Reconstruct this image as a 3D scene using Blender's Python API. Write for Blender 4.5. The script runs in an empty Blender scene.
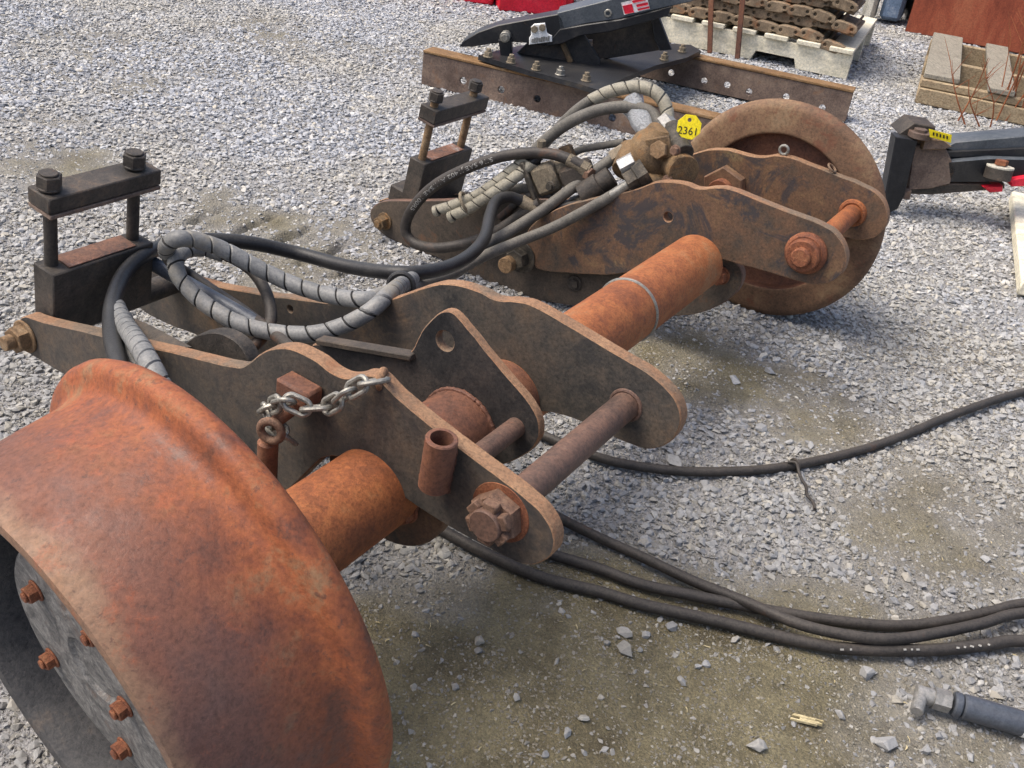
import bpy, bmesh, math, random
import numpy as np
from mathutils import Vector as V, Matrix, noise
from mathutils.geometry import tessellate_polygon
R = math.radians
random.seed(7); rng = np.random.default_rng(7)
SC = bpy.context.scene
COL = SC.collection

# ------------------------------------------------------------------ camera
FPX = 1000.0
ROLL = math.atan(.14); PITCH = math.atan(599 * math.cos(ROLL) / FPX)
CAM = V((0, 0, .905))
fw = V((0, math.cos(PITCH), -math.sin(PITCH))); r0 = V((1, 0, 0)); u0 = r0.cross(fw)
RT = r0 * math.cos(ROLL) + u0 * math.sin(ROLL)
UP = -r0 * math.sin(ROLL) + u0 * math.cos(ROLL)
cd = bpy.data.cameras.new('camera'); cam = bpy.data.objects.new('camera', cd); COL.objects.link(cam)
cam.matrix_world = Matrix(((RT.x, UP.x, -fw.x, CAM.x), (RT.y, UP.y, -fw.y, CAM.y), (RT.z, UP.z, -fw.z, CAM.z), (0, 0, 0, 1)))
cd.sensor_width = 36; cd.lens = 36 * FPX / 1024; cd.clip_start = .01; cd.clip_end = 1000
SC.camera = cam

# ------------------------------------------------------------------ light
SUN_EL, SUN_AZ = R(60), R(-98)        # azimuth measured from +Y towards +X
w = bpy.data.worlds.new('World'); SC.world = w; w.use_nodes = True
nt = w.node_tree; bg = nt.nodes['Background']
sk = nt.nodes.new('ShaderNodeTexSky'); sk.sky_type = 'NISHITA'; sk.sun_disc = False
sk.sun_elevation = SUN_EL; sk.sun_rotation = SUN_AZ; sk.air_density = .85; sk.dust_density = 5.0; sk.ozone_density = 1.0
nt.links.new(sk.outputs[0], bg.inputs[0]); bg.inputs[1].default_value = .15
sl = bpy.data.lights.new('sun', 'SUN'); sl.energy = 1.4; sl.angle = R(32); sl.color = (1, .955, .87)
so = bpy.data.objects.new('sun', sl); COL.objects.link(so)
sd = V((math.sin(SUN_AZ) * math.cos(SUN_EL), math.cos(SUN_AZ) * math.cos(SUN_EL), math.sin(SUN_EL)))
so.rotation_euler = sd.to_track_quat('Z', 'Y').to_euler(); so.location = (0, 0, 20)
SC.view_settings.view_transform = 'Standard'; SC.view_settings.look = 'None'
SC.view_settings.exposure = 0.8; SC.view_settings.gamma = 1
SC.cycles.max_bounces = 6; SC.cycles.diffuse_bounces = 2; SC.cycles.glossy_bounces = 2; SC.cycles.transmission_bounces = 4
SC.render.resolution_x = 1024; SC.render.resolution_y = 768

# ------------------------------------------------------------------ pixels to places
def ray(p): return RT * ((p[0] - 512) / FPX) - UP * ((p[1] - 384) / FPX) + fw
AX = ray((1233, -114)); AX.z = 0; AX.normalize()          # along the axle
BX = AX.cross(V((0, 0, 1))); BX.normalize()               # across the axle
ZZ = V((0, 0, 1))
ORG = CAM + ray((500, 515)); ORG.z = .115
def Wp(a, b, h): return ORG + AX * a + BX * b + ZZ * h
def onA(p, a):                                           # pixel -> point on a plane square to the axle
    d = ray(p); t = (ORG + AX * a - CAM).dot(AX) / d.dot(AX); return CAM + d * t
def bh(p, a):
    q = onA(p, a) - ORG; return (q.dot(BX), q.z)
def G(p, z=0.0):                                         # pixel -> point at height z
    d = ray(p); t = (z - CAM.z) / d.z; return CAM + d * t
def onV(p, P0, dr):                                      # pixel -> point on a vertical plane through P0 along dr
    n = V((dr.y, -dr.x, 0)); d = ray(p); t = (P0 - CAM).dot(n) / d.dot(n); return CAM + d * t

# ------------------------------------------------------------------ materials
MATS = {}
def ramp(nt, stops, fac):
    n = nt.nodes.new('ShaderNodeValToRGB'); e = n.color_ramp.elements
    while len(e) < len(stops): e.new(.5)
    for i, (p, c) in enumerate(stops):
        e[i].position = p; e[i].color = (*c, 1)
    nt.links.new(fac, n.inputs[0]); return n.outputs[0]
def tex(nt, kind, scale, detail=6, rough=.6, coord=None, **kw):
    n = nt.nodes.new(kind); n.inputs['Scale'].default_value = scale
    if 'Detail' in n.inputs: n.inputs['Detail'].default_value = detail
    if 'Roughness' in n.inputs: n.inputs['Roughness'].default_value = rough
    for k, v in kw.items(): n.inputs[k].default_value = v
    if coord: nt.links.new(coord, n.inputs['Vector'])
    return n
def mixc(nt, a, b, f, mode='MIX'):
    n = nt.nodes.new('ShaderNodeMix'); n.data_type = 'RGBA'; n.blend_type = mode
    for s, v in ((6, a), (7, b), (0, f)):
        if hasattr(v, 'is_linked'): nt.links.new(v, n.inputs[s])
        elif s == 0: n.inputs[0].default_value = v
        else: n.inputs[s].default_value = (*v, 1)
    return n.outputs[2]
def newmat(name):
    m = bpy.data.materials.new(name); m.use_nodes = True; MATS[name] = m
    nt = m.node_tree; p = nt.nodes['Principled BSDF']
    return m, nt, p
def geo(nt): return nt.nodes.new('ShaderNodeNewGeometry').outputs['Position']
def bump(nt, p, h, st=.3, d=.004):
    b = nt.nodes.new('ShaderNodeBump'); b.inputs['Strength'].default_value = st; b.inputs['Distance'].default_value = d
    nt.links.new(h, b.inputs['Height']); nt.links.new(b.outputs[0], p.inputs['Normal'])
def mottled(name, stops, scale=9, fine=90, rough=(.55, .85), spots=None, bst=.35, metallic=0, dist=.35, streak=None, dust=None):
    """weathered metal: large patches, fine grain, specks with their own colour, light relief"""
    m, nt, p = newmat(name); g = geo(nt)
    src = g
    if streak:
        mp = nt.nodes.new('ShaderNodeMapping'); mp.inputs['Scale'].default_value = streak; nt.links.new(g, mp.inputs[0]); src = mp.outputs[0]
    big = tex(nt, 'ShaderNodeTexNoise', scale, 9, .68, src, Distortion=dist)
    mid = tex(nt, 'ShaderNodeTexNoise', scale * 5.5, 5, .72, src, Distortion=.2)
    av = nt.nodes.new('ShaderNodeMath'); av.operation = 'MULTIPLY_ADD'; av.inputs[1].default_value = .3
    nt.links.new(mid.outputs[0], av.inputs[0]); mb = nt.nodes.new('ShaderNodeMath'); mb.operation = 'MULTIPLY'; mb.inputs[1].default_value = .7
    nt.links.new(big.outputs[0], mb.inputs[0]); nt.links.new(mb.outputs[0], av.inputs[2])
    mr = nt.nodes.new('ShaderNodeMapRange'); mr.inputs[1].default_value = .33; mr.inputs[2].default_value = .67; mr.inputs[3].default_value = .22; mr.inputs[4].default_value = .84
    nt.links.new(av.outputs[0], mr.inputs[0])
    c = ramp(nt, stops, mr.outputs[0])
    fn = tex(nt, 'ShaderNodeTexNoise', fine * 1.6, 5, .75, g)
    fr = ramp(nt, [(.34, (.5, .5, .5)), (.5, (1, 1, 1)), (.66, (1.4, 1.33, 1.25))], fn.outputs[0])
    c = mixc(nt, c, fr, .5 + .25 * min(1, bst / .3), 'MULTIPLY')
    if spots:
        sc, lo, hi, col, st = spots
        sn = tex(nt, 'ShaderNodeTexNoise', sc, 5, .75, g, Distortion=.6)
        sm = ramp(nt, [(lo, (0, 0, 0)), (hi, (st, st, st))], sn.outputs[0])
        c = mixc(nt, c, col, sm)
    if dust:
        nz = nt.nodes.new('ShaderNodeSeparateXYZ'); gn = nt.nodes.new('ShaderNodeNewGeometry'); nt.links.new(gn.outputs['Normal'], nz.inputs[0])
        mm = nt.nodes.new('ShaderNodeMath'); mm.operation = 'MULTIPLY'; nt.links.new(nz.outputs[2], mm.inputs[0]); nt.links.new(fn.outputs[0], mm.inputs[1])
        dm = ramp(nt, [(.2, (0, 0, 0)), (.6, (dust[1],) * 3)], mm.outputs[0]); c = mixc(nt, c, dust[0], dm)
    nt.links.new(c, p.inputs['Base Color'])
    rr = nt.nodes.new('ShaderNodeMapRange'); rr.inputs[3].default_value = rough[0]; rr.inputs[4].default_value = rough[1]
    nt.links.new(fn.outputs[0], rr.inputs[0]); nt.links.new(rr.outputs[0], p.inputs['Roughness'])
    p.inputs['Metallic'].default_value = metallic
    if not metallic: p.inputs['Specular IOR Level'].default_value = .28
    ad = nt.nodes.new('ShaderNodeMath'); ad.operation = 'ADD'; nt.links.new(fn.outputs[0], ad.inputs[0]); nt.links.new(big.outputs[0], ad.inputs[1])
    bump(nt, p, ad.outputs[0], min(1, bst * 1.6), .0025)
    return m

mottled('rust_wheel', [(.28, (.085, .045, .034)), (.45, (.14, .066, .044)), (.58, (.185, .082, .048)), (.7, (.22, .10, .055)), (.82, (.21, .13, .082))], 6, 120, (.48, .78), (28, .6, .72, (.27, .08, .034), .5), .25)
mottled('pin_brown', [(.28, (.065, .045, .038)), (.5, (.11, .07, .054)), (.66, (.15, .088, .064)), (.82, (.18, .12, .09))], 9, 140, (.4, .7), (30, .62, .72, (.2, .08, .04), .5), .22)
mottled('rust_flange', [(.3, (.11, .066, .042)), (.48, (.17, .098, .058)), (.6, (.205, .13, .074)), (.75, (.235, .165, .10))], 6, 110, (.5, .85), (18, .55, .66, (.16, .062, .036), .7), .25)
mottled('rust_orange', [(.3, (.16, .058, .028)), (.46, (.25, .085, .034)), (.6, (.32, .115, .042)), (.75, (.29, .15, .072))], 8, 150, (.48, .8), (45, .6, .7, (.12, .048, .03), .6), .28)
mottled('plate_steel', [(.28, (.032, .032, .032)), (.40, (.058, .053, .047)), (.52, (.085, .072, .059)), (.66, (.115, .087, .064)), (.8, (.16, .104, .063))], 7, 140, (.34, .7), (14, .52, .62, (.04, .039, .04), .6), .22)
mottled('plate_steel_rusty', [(.28, (.048, .044, .04)), (.42, (.098, .066, .045)), (.54, (.135, .078, .048)), (.68, (.165, .10, .056)), (.82, (.2, .15, .08))], 8, 150, (.4, .78), (11, .52, .60, (.04, .04, .045), .8), .22)
mottled('plate_edge', [(.26, (.105, .088, .07)), (.42, (.17, .122, .083)), (.58, (.245, .138, .078)), (.74, (.31, .185, .105))], 4, 160, (.55, .85), (26, .57, .7, (.27, .11, .05), .55), .35)
mottled('dark_steel', [(.3, (.026, .023, .02)), (.5, (.05, .043, .036)), (.66, (.075, .062, .05)), (.8, (.11, .08, .056))], 12, 150, (.42, .75), (30, .62, .74, (.15, .07, .034), .5), .3)
mottled('arm_brown', [(.3, (.04, .034, .028)), (.5, (.072, .058, .046)), (.66, (.10, .078, .058)), (.8, (.15, .098, .06))], 7, 150, (.42, .75), (20, .58, .7, (.17, .08, .04), .6), .25)
mottled('dark_plate', [(.3, (.018, .018, .019)), (.5, (.035, .033, .032)), (.7, (.07, .058, .05))], 8, 130, (.35, .65), (16, .6, .75, (.13, .06, .03), .6), .25)
mottled('rusty_top', [(.3, (.09, .06, .05)), (.5, (.16, .085, .058)), (.66, (.22, .11, .07)), (.8, (.28, .24, .22))], 22, 130, (.55, .8))
mottled('valve_cast', [(.3, (.075, .052, .032)), (.5, (.135, .09, .05)), (.65, (.19, .12, .06)), (.8, (.2, .145, .085))], 22, 180, (.6, .9), (26, .57, .7, (.29, .13, .04), .7), .4)
mottled('tan_grime', [(.3, (.10, .085, .06)), (.55, (.20, .165, .115)), (.75, (.27, .22, .155))], 25, 170, (.55, .85))
mottled('grease_black', [(.3, (.022, .021, .018)), (.55, (.055, .048, .038)), (.75, (.12, .10, .074))], 25, 170, (.4, .75))
mottled('zinc', [(.3, (.2, .19, .165)), (.6, (.3, .29, .255)), (.8, (.4, .37, .31))], 40, 200, (.32, .5), None, .15, .55)
mottled('bright_steel', [(.3, (.34, .34, .33)), (.7, (.52, .52, .5))], 40, 200, (.3, .45), None, .1, .5)
mottled('rust_bolt', [(.3, (.11, .045, .028)), (.55, (.22, .08, .04)), (.75, (.29, .125, .06))], 40, 200, (.6, .85), None, .4)
mottled('bolt_tan', [(.3, (.12, .075, .04)), (.55, (.22, .14, .075)), (.75, (.28, .2, .12))], 40, 200, (.6, .85), None, .4)
mottled('bolt_brown', [(.3, (.10, .06, .042)), (.55, (.17, .10, .068)), (.75, (.25, .16, .105))], 30, 180, (.5, .8), None, .4)
mottled('hub_grey', [(.3, (.07, .07, .068)), (.5, (.135, .13, .122)), (.62, (.19, .183, .17)), (.8, (.27, .26, .24))], 30, 160, (.45, .7), (14, .57, .68, (.16, .09, .055), .6), .4, 0, 2)
mottled('wheel_inside', [(.3, (.04, .04, .042)), (.6, (.075, .072, .07)), (.8, (.13, .105, .085))], 14, 140, (.5, .8))
mottled('rubber_black', [(.3, (.014, .014, .015)), (.6, (.022, .022, .023)), (.8, (.035, .034, .033))], 20, 200, (.32, .5), None, .12, dust=((.09, .085, .075), .35))
mottled('rubber_grey', [(.3, (.07, .066, .058)), (.55, (.105, .098, .085)), (.8, (.15, .14, .12))], 20, 200, (.5, .75), None, .15, dust=((.22, .2, .165), .5))
mottled('rubber_dusty', [(.3, (.024, .021, .019)), (.55, (.04, .035, .031)), (.8, (.062, .052, .044))], 20, 160, (.42, .68), (5, .60, .70, (.15, .07, .035), .8), .15, dust=((.10, .088, .074), .45))
mottled('spiral_grey', [(.3, (.14, .14, .135)), (.55, (.195, .195, .188)), (.8, (.26, .25, .23))], 8, 160, (.33, .55), (7, .55, .7, (.25, .215, .155), .7), .12)
mottled('spiral_tan', [(.3, (.19, .175, .135)), (.55, (.27, .25, .195)), (.8, (.33, .3, .235))], 14, 160, (.45, .65), None, .12)
mottled('gap_dark', [(.3, (.012, .012, .012)), (.7, (.03, .028, .026))], 30, 200, (.6, .8))
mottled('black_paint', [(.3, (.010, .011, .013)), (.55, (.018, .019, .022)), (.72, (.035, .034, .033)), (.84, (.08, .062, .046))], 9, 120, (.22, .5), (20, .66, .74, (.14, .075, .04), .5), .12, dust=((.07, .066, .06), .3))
mottled('black_paint_lit', [(.3, (.05, .06, .07)), (.6, (.085, .095, .105)), (.8, (.12, .125, .13))], 9, 120, (.3, .5), None, .1)  # paler copy of the black paint: light on top faces put into colour
mottled('rust_beam', [(.3, (.09, .062, .05)), (.5, (.145, .105, .083)), (.64, (.20, .145, .11)), (.8, (.26, .21, .165))], 6, 110, (.6, .88), (12, .57, .7, (.20, .10, .05), .6), .35)
mottled('rust_beam_top', [(.3, (.13, .075, .035)), (.55, (.21, .12, .052)), (.75, (.28, .19, .105))], 8, 110, (.6, .88))
mottled('pale_wood', [(.3, (.50, .46, .34)), (.55, (.68, .63, .49)), (.75, (.78, .73, .58))], 5, 70, (.7, .9), (8, .62, .76, (.4, .33, .22), .5), .12, streak=(1.2, 6, 6))
mottled('grey_wood', [(.3, (.15, .137, .11)), (.5, (.235, .215, .172)), (.66, (.30, .275, .22)), (.8, (.35, .325, .265))], 16, 90, (.75, .92), (11, .58, .7, (.12, .10, .075), .65), .3, streak=(5, .6, 5), dist=2.5)
mottled('tan_wood', [(.3, (.18, .13, .08)), (.5, (.29, .22, .135)), (.75, (.38, .31, .2))], 14, 90, (.75, .92), (10, .6, .72, (.13, .09, .06), .6), .3, streak=(.9, 5, 5), dist=2.5)
mottled('track_link', [(.3, (.095, .07, .046)), (.5, (.18, .135, .088)), (.66, (.255, .19, .125)), (.8, (.32, .235, .15))], 14, 130, (.6, .88), (9, .54, .66, (.28, .125, .055), .7), .35)
mottled('red_paint', [(.3, (.55, .014, .03)), (.6, (.66, .02, .045)), (.8, (.7, .05, .07))], 6, 90, (.3, .5), None, .06)
mottled('primer_red', [(.3, (.19, .046, .024)), (.5, (.27, .068, .034)), (.7, (.33, .105, .052))], 4, 90, (.5, .75), (14, .6, .75, (.3, .12, .06), .4), .15, streak=(2, 2, .6))
mottled('blue_paint', [(.3, (.08, .13, .2)), (.6, (.14, .2, .29)), (.8, (.3, .36, .42))], 8, 90, (.3, .5))
mottled('cream', [(.3, (.42, .4, .33)), (.7, (.6, .57, .48))], 8, 90, (.5, .7))
mottled('yellow', [(.3, (.74, .58, .01)), (.7, (.86, .70, .02))], 10, 120, (.4, .6), None, .05)
mottled('ink', [(.3, (.012, .011, .01)), (.7, (.02, .02, .018))], 10, 120, (.5, .7), None, .05)
mottled('white_paint', [(.3, (.62, .62, .6)), (.7, (.78, .78, .76))], 14, 120, (.4, .6), None, .05)
mottled('hose_ink', [(.3, (.24, .235, .215)), (.7, (.36, .35, .32))], 60, 300, (.5, .7), None, .05)
mottled('slate_metal', [(.3, (.05, .058, .07)), (.55, (.08, .09, .108)), (.8, (.13, .14, .155))], 9, 140, (.3, .5), (60, .68, .74, (.5, .5, .5), .6), .1, .2)
mottled('grey_steel', [(.3, (.17, .165, .15)), (.6, (.25, .245, .23)), (.8, (.33, .32, .3))], 30, 140, (.35, .55), None, .15, .3)
mottled('weed', [(.3, (.17, .055, .025)), (.7, (.31, .11, .045))], 10, 100, (.7, .9))
mottled('straw', [(.3, (.36, .29, .15)), (.7, (.56, .48, .29))], 40, 100, (.7, .9))
def wheel_mat(name, org, axis):
    m, nt, p = newmat(name); g = geo(nt)
    big = tex(nt, 'ShaderNodeTexNoise', 5, 7, .62, g, Distortion=.3); mid = tex(nt, 'ShaderNodeTexNoise', 26, 5, .7, g); fn = tex(nt, 'ShaderNodeTexNoise', 210, 5, .75, g)
    tread = ramp(nt, [(.33, (.09, .047, .038)), (.45, (.135, .06, .042)), (.55, (.175, .07, .042)), (.68, (.195, .095, .056))], big.outputs[0])
    flg = ramp(nt, [(.34, (.125, .05, .03)), (.46, (.21, .066, .03)), (.56, (.275, .087, .034)), (.68, (.23, .125, .066))], mid.outputs[0])
    sb = nt.nodes.new('ShaderNodeVectorMath'); sb.operation = 'SUBTRACT'; nt.links.new(g, sb.inputs[0]); sb.inputs[1].default_value = org
    dt = nt.nodes.new('ShaderNodeVectorMath'); dt.operation = 'DOT_PRODUCT'; nt.links.new(sb.outputs[0], dt.inputs[0]); dt.inputs[1].default_value = axis
    ad = nt.nodes.new('ShaderNodeMath'); ad.operation = 'MULTIPLY_ADD'; ad.inputs[1].default_value = .11; nt.links.new(big.outputs[0], ad.inputs[0]); nt.links.new(dt.outputs['Value'], ad.inputs[2])
    vn = tex(nt, 'ShaderNodeTexNoise', 3.4, 6, .6, g, Distortion=.5); vm = ramp(nt, [(.48, (0, 0, 0)), (.62, (.7, .7, .7))], vn.outputs[0]); tread = mixc(nt, tread, (.10, .062, .054), vm)
    mk = ramp(nt, [(.085, (1, 1, 1)), (.115, (.55, .55, .55)), (.155, (0, 0, 0))], ad.outputs[0])
    c = mixc(nt, tread, flg, mk)
    er = ramp(nt, [(.182, (0, 0, 0)), (.2, (.6, .6, .6))], ad.outputs[0]); c = mixc(nt, c, (.25, .165, .10), er)
    sn = tex(nt, 'ShaderNodeTexNoise', 22, 7, .8, g); sm = ramp(nt, [(.56, (0, 0, 0)), (.68, (.55, .55, .55))], sn.outputs[0]); c = mixc(nt, c, (.32, .085, .034), sm)
    pn = tex(nt, 'ShaderNodeTexNoise', 110, 4, .7, g); pm = ramp(nt, [(.33, (.6, .6, .6)), (.41, (0, 0, 0))], pn.outputs[0]); c = mixc(nt, c, (.085, .045, .034), pm)
    fr = ramp(nt, [(.34, (.62, .62, .62)), (.5, (1, 1, 1)), (.66, (1.3, 1.25, 1.2))], fn.outputs[0]); c = mixc(nt, c, fr, .75, 'MULTIPLY')
    nt.links.new(c, p.inputs['Base Color']); p.inputs['Specular IOR Level'].default_value = .3
    rr = nt.nodes.new('ShaderNodeMapRange'); rr.inputs[1].default_value = .35; rr.inputs[2].default_value = .65; rr.inputs[3].default_value = .36; rr.inputs[4].default_value = .78; nt.links.new(mid.outputs[0], rr.inputs[0]); nt.links.new(rr.outputs[0], p.inputs['Roughness'])
    a2 = nt.nodes.new('ShaderNodeMath'); a2.operation = 'ADD'; nt.links.new(fn.outputs[0], a2.inputs[0]); nt.links.new(mid.outputs[0], a2.inputs[1]); bump(nt, p, a2.outputs[0], .3, .002)
mt, nt_, p_ = newmat('clear_plastic')
p_.inputs['Base Color'].default_value = (.8, .82, .83, 1); p_.inputs['Roughness'].default_value = .25; p_.inputs['Transmission Weight'].default_value = .6; p_.inputs['IOR'].default_value = 1.15
bump(nt_, p_, tex(nt_, 'ShaderNodeTexNoise', 120, 4, .8, geo(nt_)).outputs[0], 1, .01)

def stone_mat(name, stops, tan):
    m, nt, p = newmat(name)
    oi = nt.nodes.new('ShaderNodeObjectInfo'); g = geo(nt)
    c = ramp(nt, stops, oi.outputs['Random'])
    pt = tex(nt, 'ShaderNodeTexNoise', 1.6, 4, .6, g)
    pf = ramp(nt, [(.46, (0, 0, 0)), (.6, (.6, .6, .6))], pt.outputs[0])
    c = mixc(nt, c, tan, pf)
    # nearer stones turn dull tan: dusty fines, plus dimmer foreground light painted in
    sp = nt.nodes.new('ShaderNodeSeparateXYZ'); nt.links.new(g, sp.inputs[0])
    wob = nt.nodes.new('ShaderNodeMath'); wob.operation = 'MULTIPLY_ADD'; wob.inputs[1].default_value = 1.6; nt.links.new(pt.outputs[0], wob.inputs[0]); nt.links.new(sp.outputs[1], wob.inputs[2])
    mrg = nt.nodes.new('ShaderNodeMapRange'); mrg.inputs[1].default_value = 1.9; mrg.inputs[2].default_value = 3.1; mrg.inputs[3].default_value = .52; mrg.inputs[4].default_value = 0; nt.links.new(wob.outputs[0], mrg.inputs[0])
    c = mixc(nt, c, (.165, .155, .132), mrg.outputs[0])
    fn = tex(nt, 'ShaderNodeTexNoise', 220, 4, .7, g)
    fr = ramp(nt, [(.25, (.62, .62, .62)), (.5, (1, 1, 1)), (.8, (1.2, 1.2, 1.2))], fn.outputs[0])
    c = mixc(nt, c, fr, .75, 'MULTIPLY')
    nt.links.new(c, p.inputs['Base Color']); p.inputs['Roughness'].default_value = .8
    bump(nt, p, fn.outputs[0], .4, .001)
    return m
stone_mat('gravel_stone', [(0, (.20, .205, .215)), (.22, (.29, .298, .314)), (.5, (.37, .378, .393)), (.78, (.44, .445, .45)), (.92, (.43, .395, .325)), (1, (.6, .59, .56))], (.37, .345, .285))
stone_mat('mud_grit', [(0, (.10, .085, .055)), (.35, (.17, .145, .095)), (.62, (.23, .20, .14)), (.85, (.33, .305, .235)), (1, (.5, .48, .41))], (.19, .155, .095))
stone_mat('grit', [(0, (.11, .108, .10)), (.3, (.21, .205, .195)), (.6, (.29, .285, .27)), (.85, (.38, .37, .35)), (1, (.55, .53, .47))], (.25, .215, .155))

# ------------------------------------------------------------------ mesh collector
class MB:
    def __init__(s): s.v = []; s.f = []; s.m = []; s.s = []
    def add(s, vs, fs, mi=0, sm=False):
        o = len(s.v); s.v += [V(x) for x in vs]
        for i, f in enumerate(fs):
            s.f.append([o + k for k in f]); s.m.append(mi[i] if isinstance(mi, list) else mi); s.s.append(sm)
        return s
    def lathe(s, org, axis, prof, n=48, mi=0, sm=True, ref=None):
        axis = axis.normalized(); e1 = axis.orthogonal().normalized() if ref is None else (ref - axis * ref.dot(axis)).normalized(); e2 = axis.cross(e1)
        vs = []; fs = []; ms = []
        for r, t in prof:
            for k in range(n):
                a = 2 * math.pi * k / n; vs.append(org + axis * t + (e1 * math.cos(a) + e2 * math.sin(a)) * r)
        for i in range(len(prof) - 1):
            for k in range(n):
                k2 = (k + 1) % n; fs.append((i * n + k, (i + 1) * n + k, (i + 1) * n + k2, i * n + k2))
                ms.append(mi[i] if isinstance(mi, list) else mi)
        return s.add(vs, fs, ms, sm)
    def cyl(s, p0, p1, r, n=24, mi=0, r1=None, ch=.0012, hollow=0):
        d = p1 - p0; L = d.length; r1 = r if r1 is None else r1; ch = min(ch, L * .3, r * .3)
        if hollow: pr = [(hollow, L * .1), (hollow, 0), (r - ch, 0), (r, ch), (r1, L - ch), (r1 - ch, L), (hollow, L), (hollow, L * .1)]
        else: pr = [(1e-5, 0), (r - ch, 0), (r, ch), (r1, L - ch), (r1 - ch, L), (1e-5, L)]
        return s.lathe(p0, d, pr, n, mi)
    def hexa(s, p0, axis, r, h, mi=0, n=6, hole=0, ref=None):
        c = r * .07
        pr = [(hole or 1e-5, 0), (r, 0), (r, h - c), (r - c, h), (hole or 1e-5, h)]
        return s.lathe(p0, axis, pr, n, mi, False, ref)
    def tube(s, pts, r, n=12, mi=0, cap=True):
        """round sweep along points, frames carried along"""
        m = len(pts); vs = []; fs = []; T0 = None; e1 = None
        for i in range(m):
            T = (pts[min(i + 1, m - 1)] - pts[max(i - 1, 0)]).normalized()
            e1 = T.orthogonal().normalized() if e1 is None else (e1 - T * e1.dot(T)).normalized()
            e2 = T.cross(e1); rr = r[i] if hasattr(r, '__len__') else r
            for k in range(n):
                a = 2 * math.pi * k / n; vs.append(pts[i] + (e1 * math.cos(a) + e2 * math.sin(a)) * rr)
        for i in range(m - 1):
            for k in range(n):
                k2 = (k + 1) % n; fs.append((i * n + k, i * n + k2, (i + 1) * n + k2, (i + 1) * n + k))
        if cap: fs += [tuple(range(n - 1, -1, -1)), tuple((m - 1) * n + k for k in range(n))]
        return s.add(vs, fs, mi, True)
    def box(s, c, ex, ey, ez, d, bev=.003, mi=0, top=None):
        """bevelled box: centre, three unit axes, full sizes"""
        bm = bmesh.new(); bmesh.ops.create_cube(bm, size=1)
        for v in bm.verts: v.co = V((v.co.x * d[0], v.co.y * d[1], v.co.z * d[2]))
        if bev: bmesh.ops.bevel(bm, geom=list(bm.edges), offset=min(bev, min(d) * .3), segments=1, affect='EDGES')
        bm.normal_update(); bm.verts.index_update()
        ms = [(top if (top is not None and f.normal.z > .9) else mi) for f in bm.faces]
        s.add([c + ex * v.co.x + ey * v.co.y + ez * v.co.z for v in bm.verts], [[v.index for v in f.verts] for f in bm.faces], ms)
        bm.free(); return s
    def plate(s, outl, u, v, wd, org, t, holes=(), ch=.0015, mf=0, me=1):
        """flat plate: 2-D outline (and holes) in axes u,v at org, thickness t along wd (= u x v direction)"""
        def area(q): return sum(q[i][0] * q[(i + 1) % len(q)][1] - q[(i + 1) % len(q)][0] * q[i][1] for i in range(len(q)))
        loops = []
        for i, q in enumerate([outl] + list(holes)):
            q = [tuple(x) for x in q]
            if (area(q) > 0) != (i == 0): q = q[::-1]
            loops.append(q)
        ins = []
        for q in loops:
            n = len(q); o = []
            for i in range(n):
                p0, p1, p2 = q[i - 1], q[i], q[(i + 1) % n]
                d1 = V((p1[0] - p0[0], p1[1] - p0[1])); d2 = V((p2[0] - p1[0], p2[1] - p1[1]))
                nn = V((-d1.y, d1.x)).normalized() + V((-d2.y, d2.x)).normalized()
                nn = nn.normalized() if nn.length > 1e-6 else V((0, 0)); o.append((p1[0] + nn.x * ch, p1[1] + nn.y * ch))
            ins.append(o)
        tri = tessellate_polygon([[V((x, y, 0)) for x, y in q] for q in ins])
        flat = [p for q in ins for p in q]
        P = lambda p, z: org + u * p[0] + v * p[1] + wd * z
        def orient(t_):
            a, b, c = (flat[k] for k in t_)
            return t_ if (b[0] - a[0]) * (c[1] - a[1]) - (b[1] - a[1]) * (c[0] - a[0]) > 0 else t_[::-1]
        tri = [orient(tuple(x)) for x in tri]
        s.add([P(p, 0) for p in flat], [x[::-1] for x in tri], mf)
        s.add([P(p, t) for p in flat], tri, mf)
        for q, o in zip(loops, ins):
            n = len(q); vs = [P(p, 0) for p in o] + [P(p, ch) for p in q] + [P(p, t - ch) for p in q] + [P(p, t) for p in o]; fs = []
            for k in range(3):
                for i in range(n):
                    j = (i + 1) % n; fs.append((k * n + i, k * n + j, (k + 1) * n + j, (k + 1) * n + i))
            s.add(vs, fs, me)
        return s
    def torus(s, c, axis, Rr, r, n=28, m=10, mi=0, stretch=None):
        axis = axis.normalized(); e1 = axis.orthogonal().normalized() if stretch is None else stretch[0].normalized(); e2 = axis.cross(e1)
        pts = []
        for i in range(n):
            a = 2 * math.pi * i / n; p = e1 * math.cos(a) * Rr + e2 * math.sin(a) * Rr
            if stretch: p += e1 * (stretch[1] if math.cos(a) > 0 else -stretch[1])
            pts.append(c + p)
        vs = []; fs = []
        for i in range(n):
            T = (pts[(i + 1) % n] - pts[i - 1]).normalized(); q = T.cross(axis)
            for k in range(m):
                b = 2 * math.pi * k / m; vs.append(pts[i] + (q * math.cos(b) + axis * math.sin(b)) * r)
        for i in range(n):
            for k in range(m):
                i2, k2 = (i + 1) % n, (k + 1) % m; fs.append((i * m + k, i * m + k2, i2 * m + k2, i2 * m + k))
        return s.add(vs, fs, mi, True)
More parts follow.
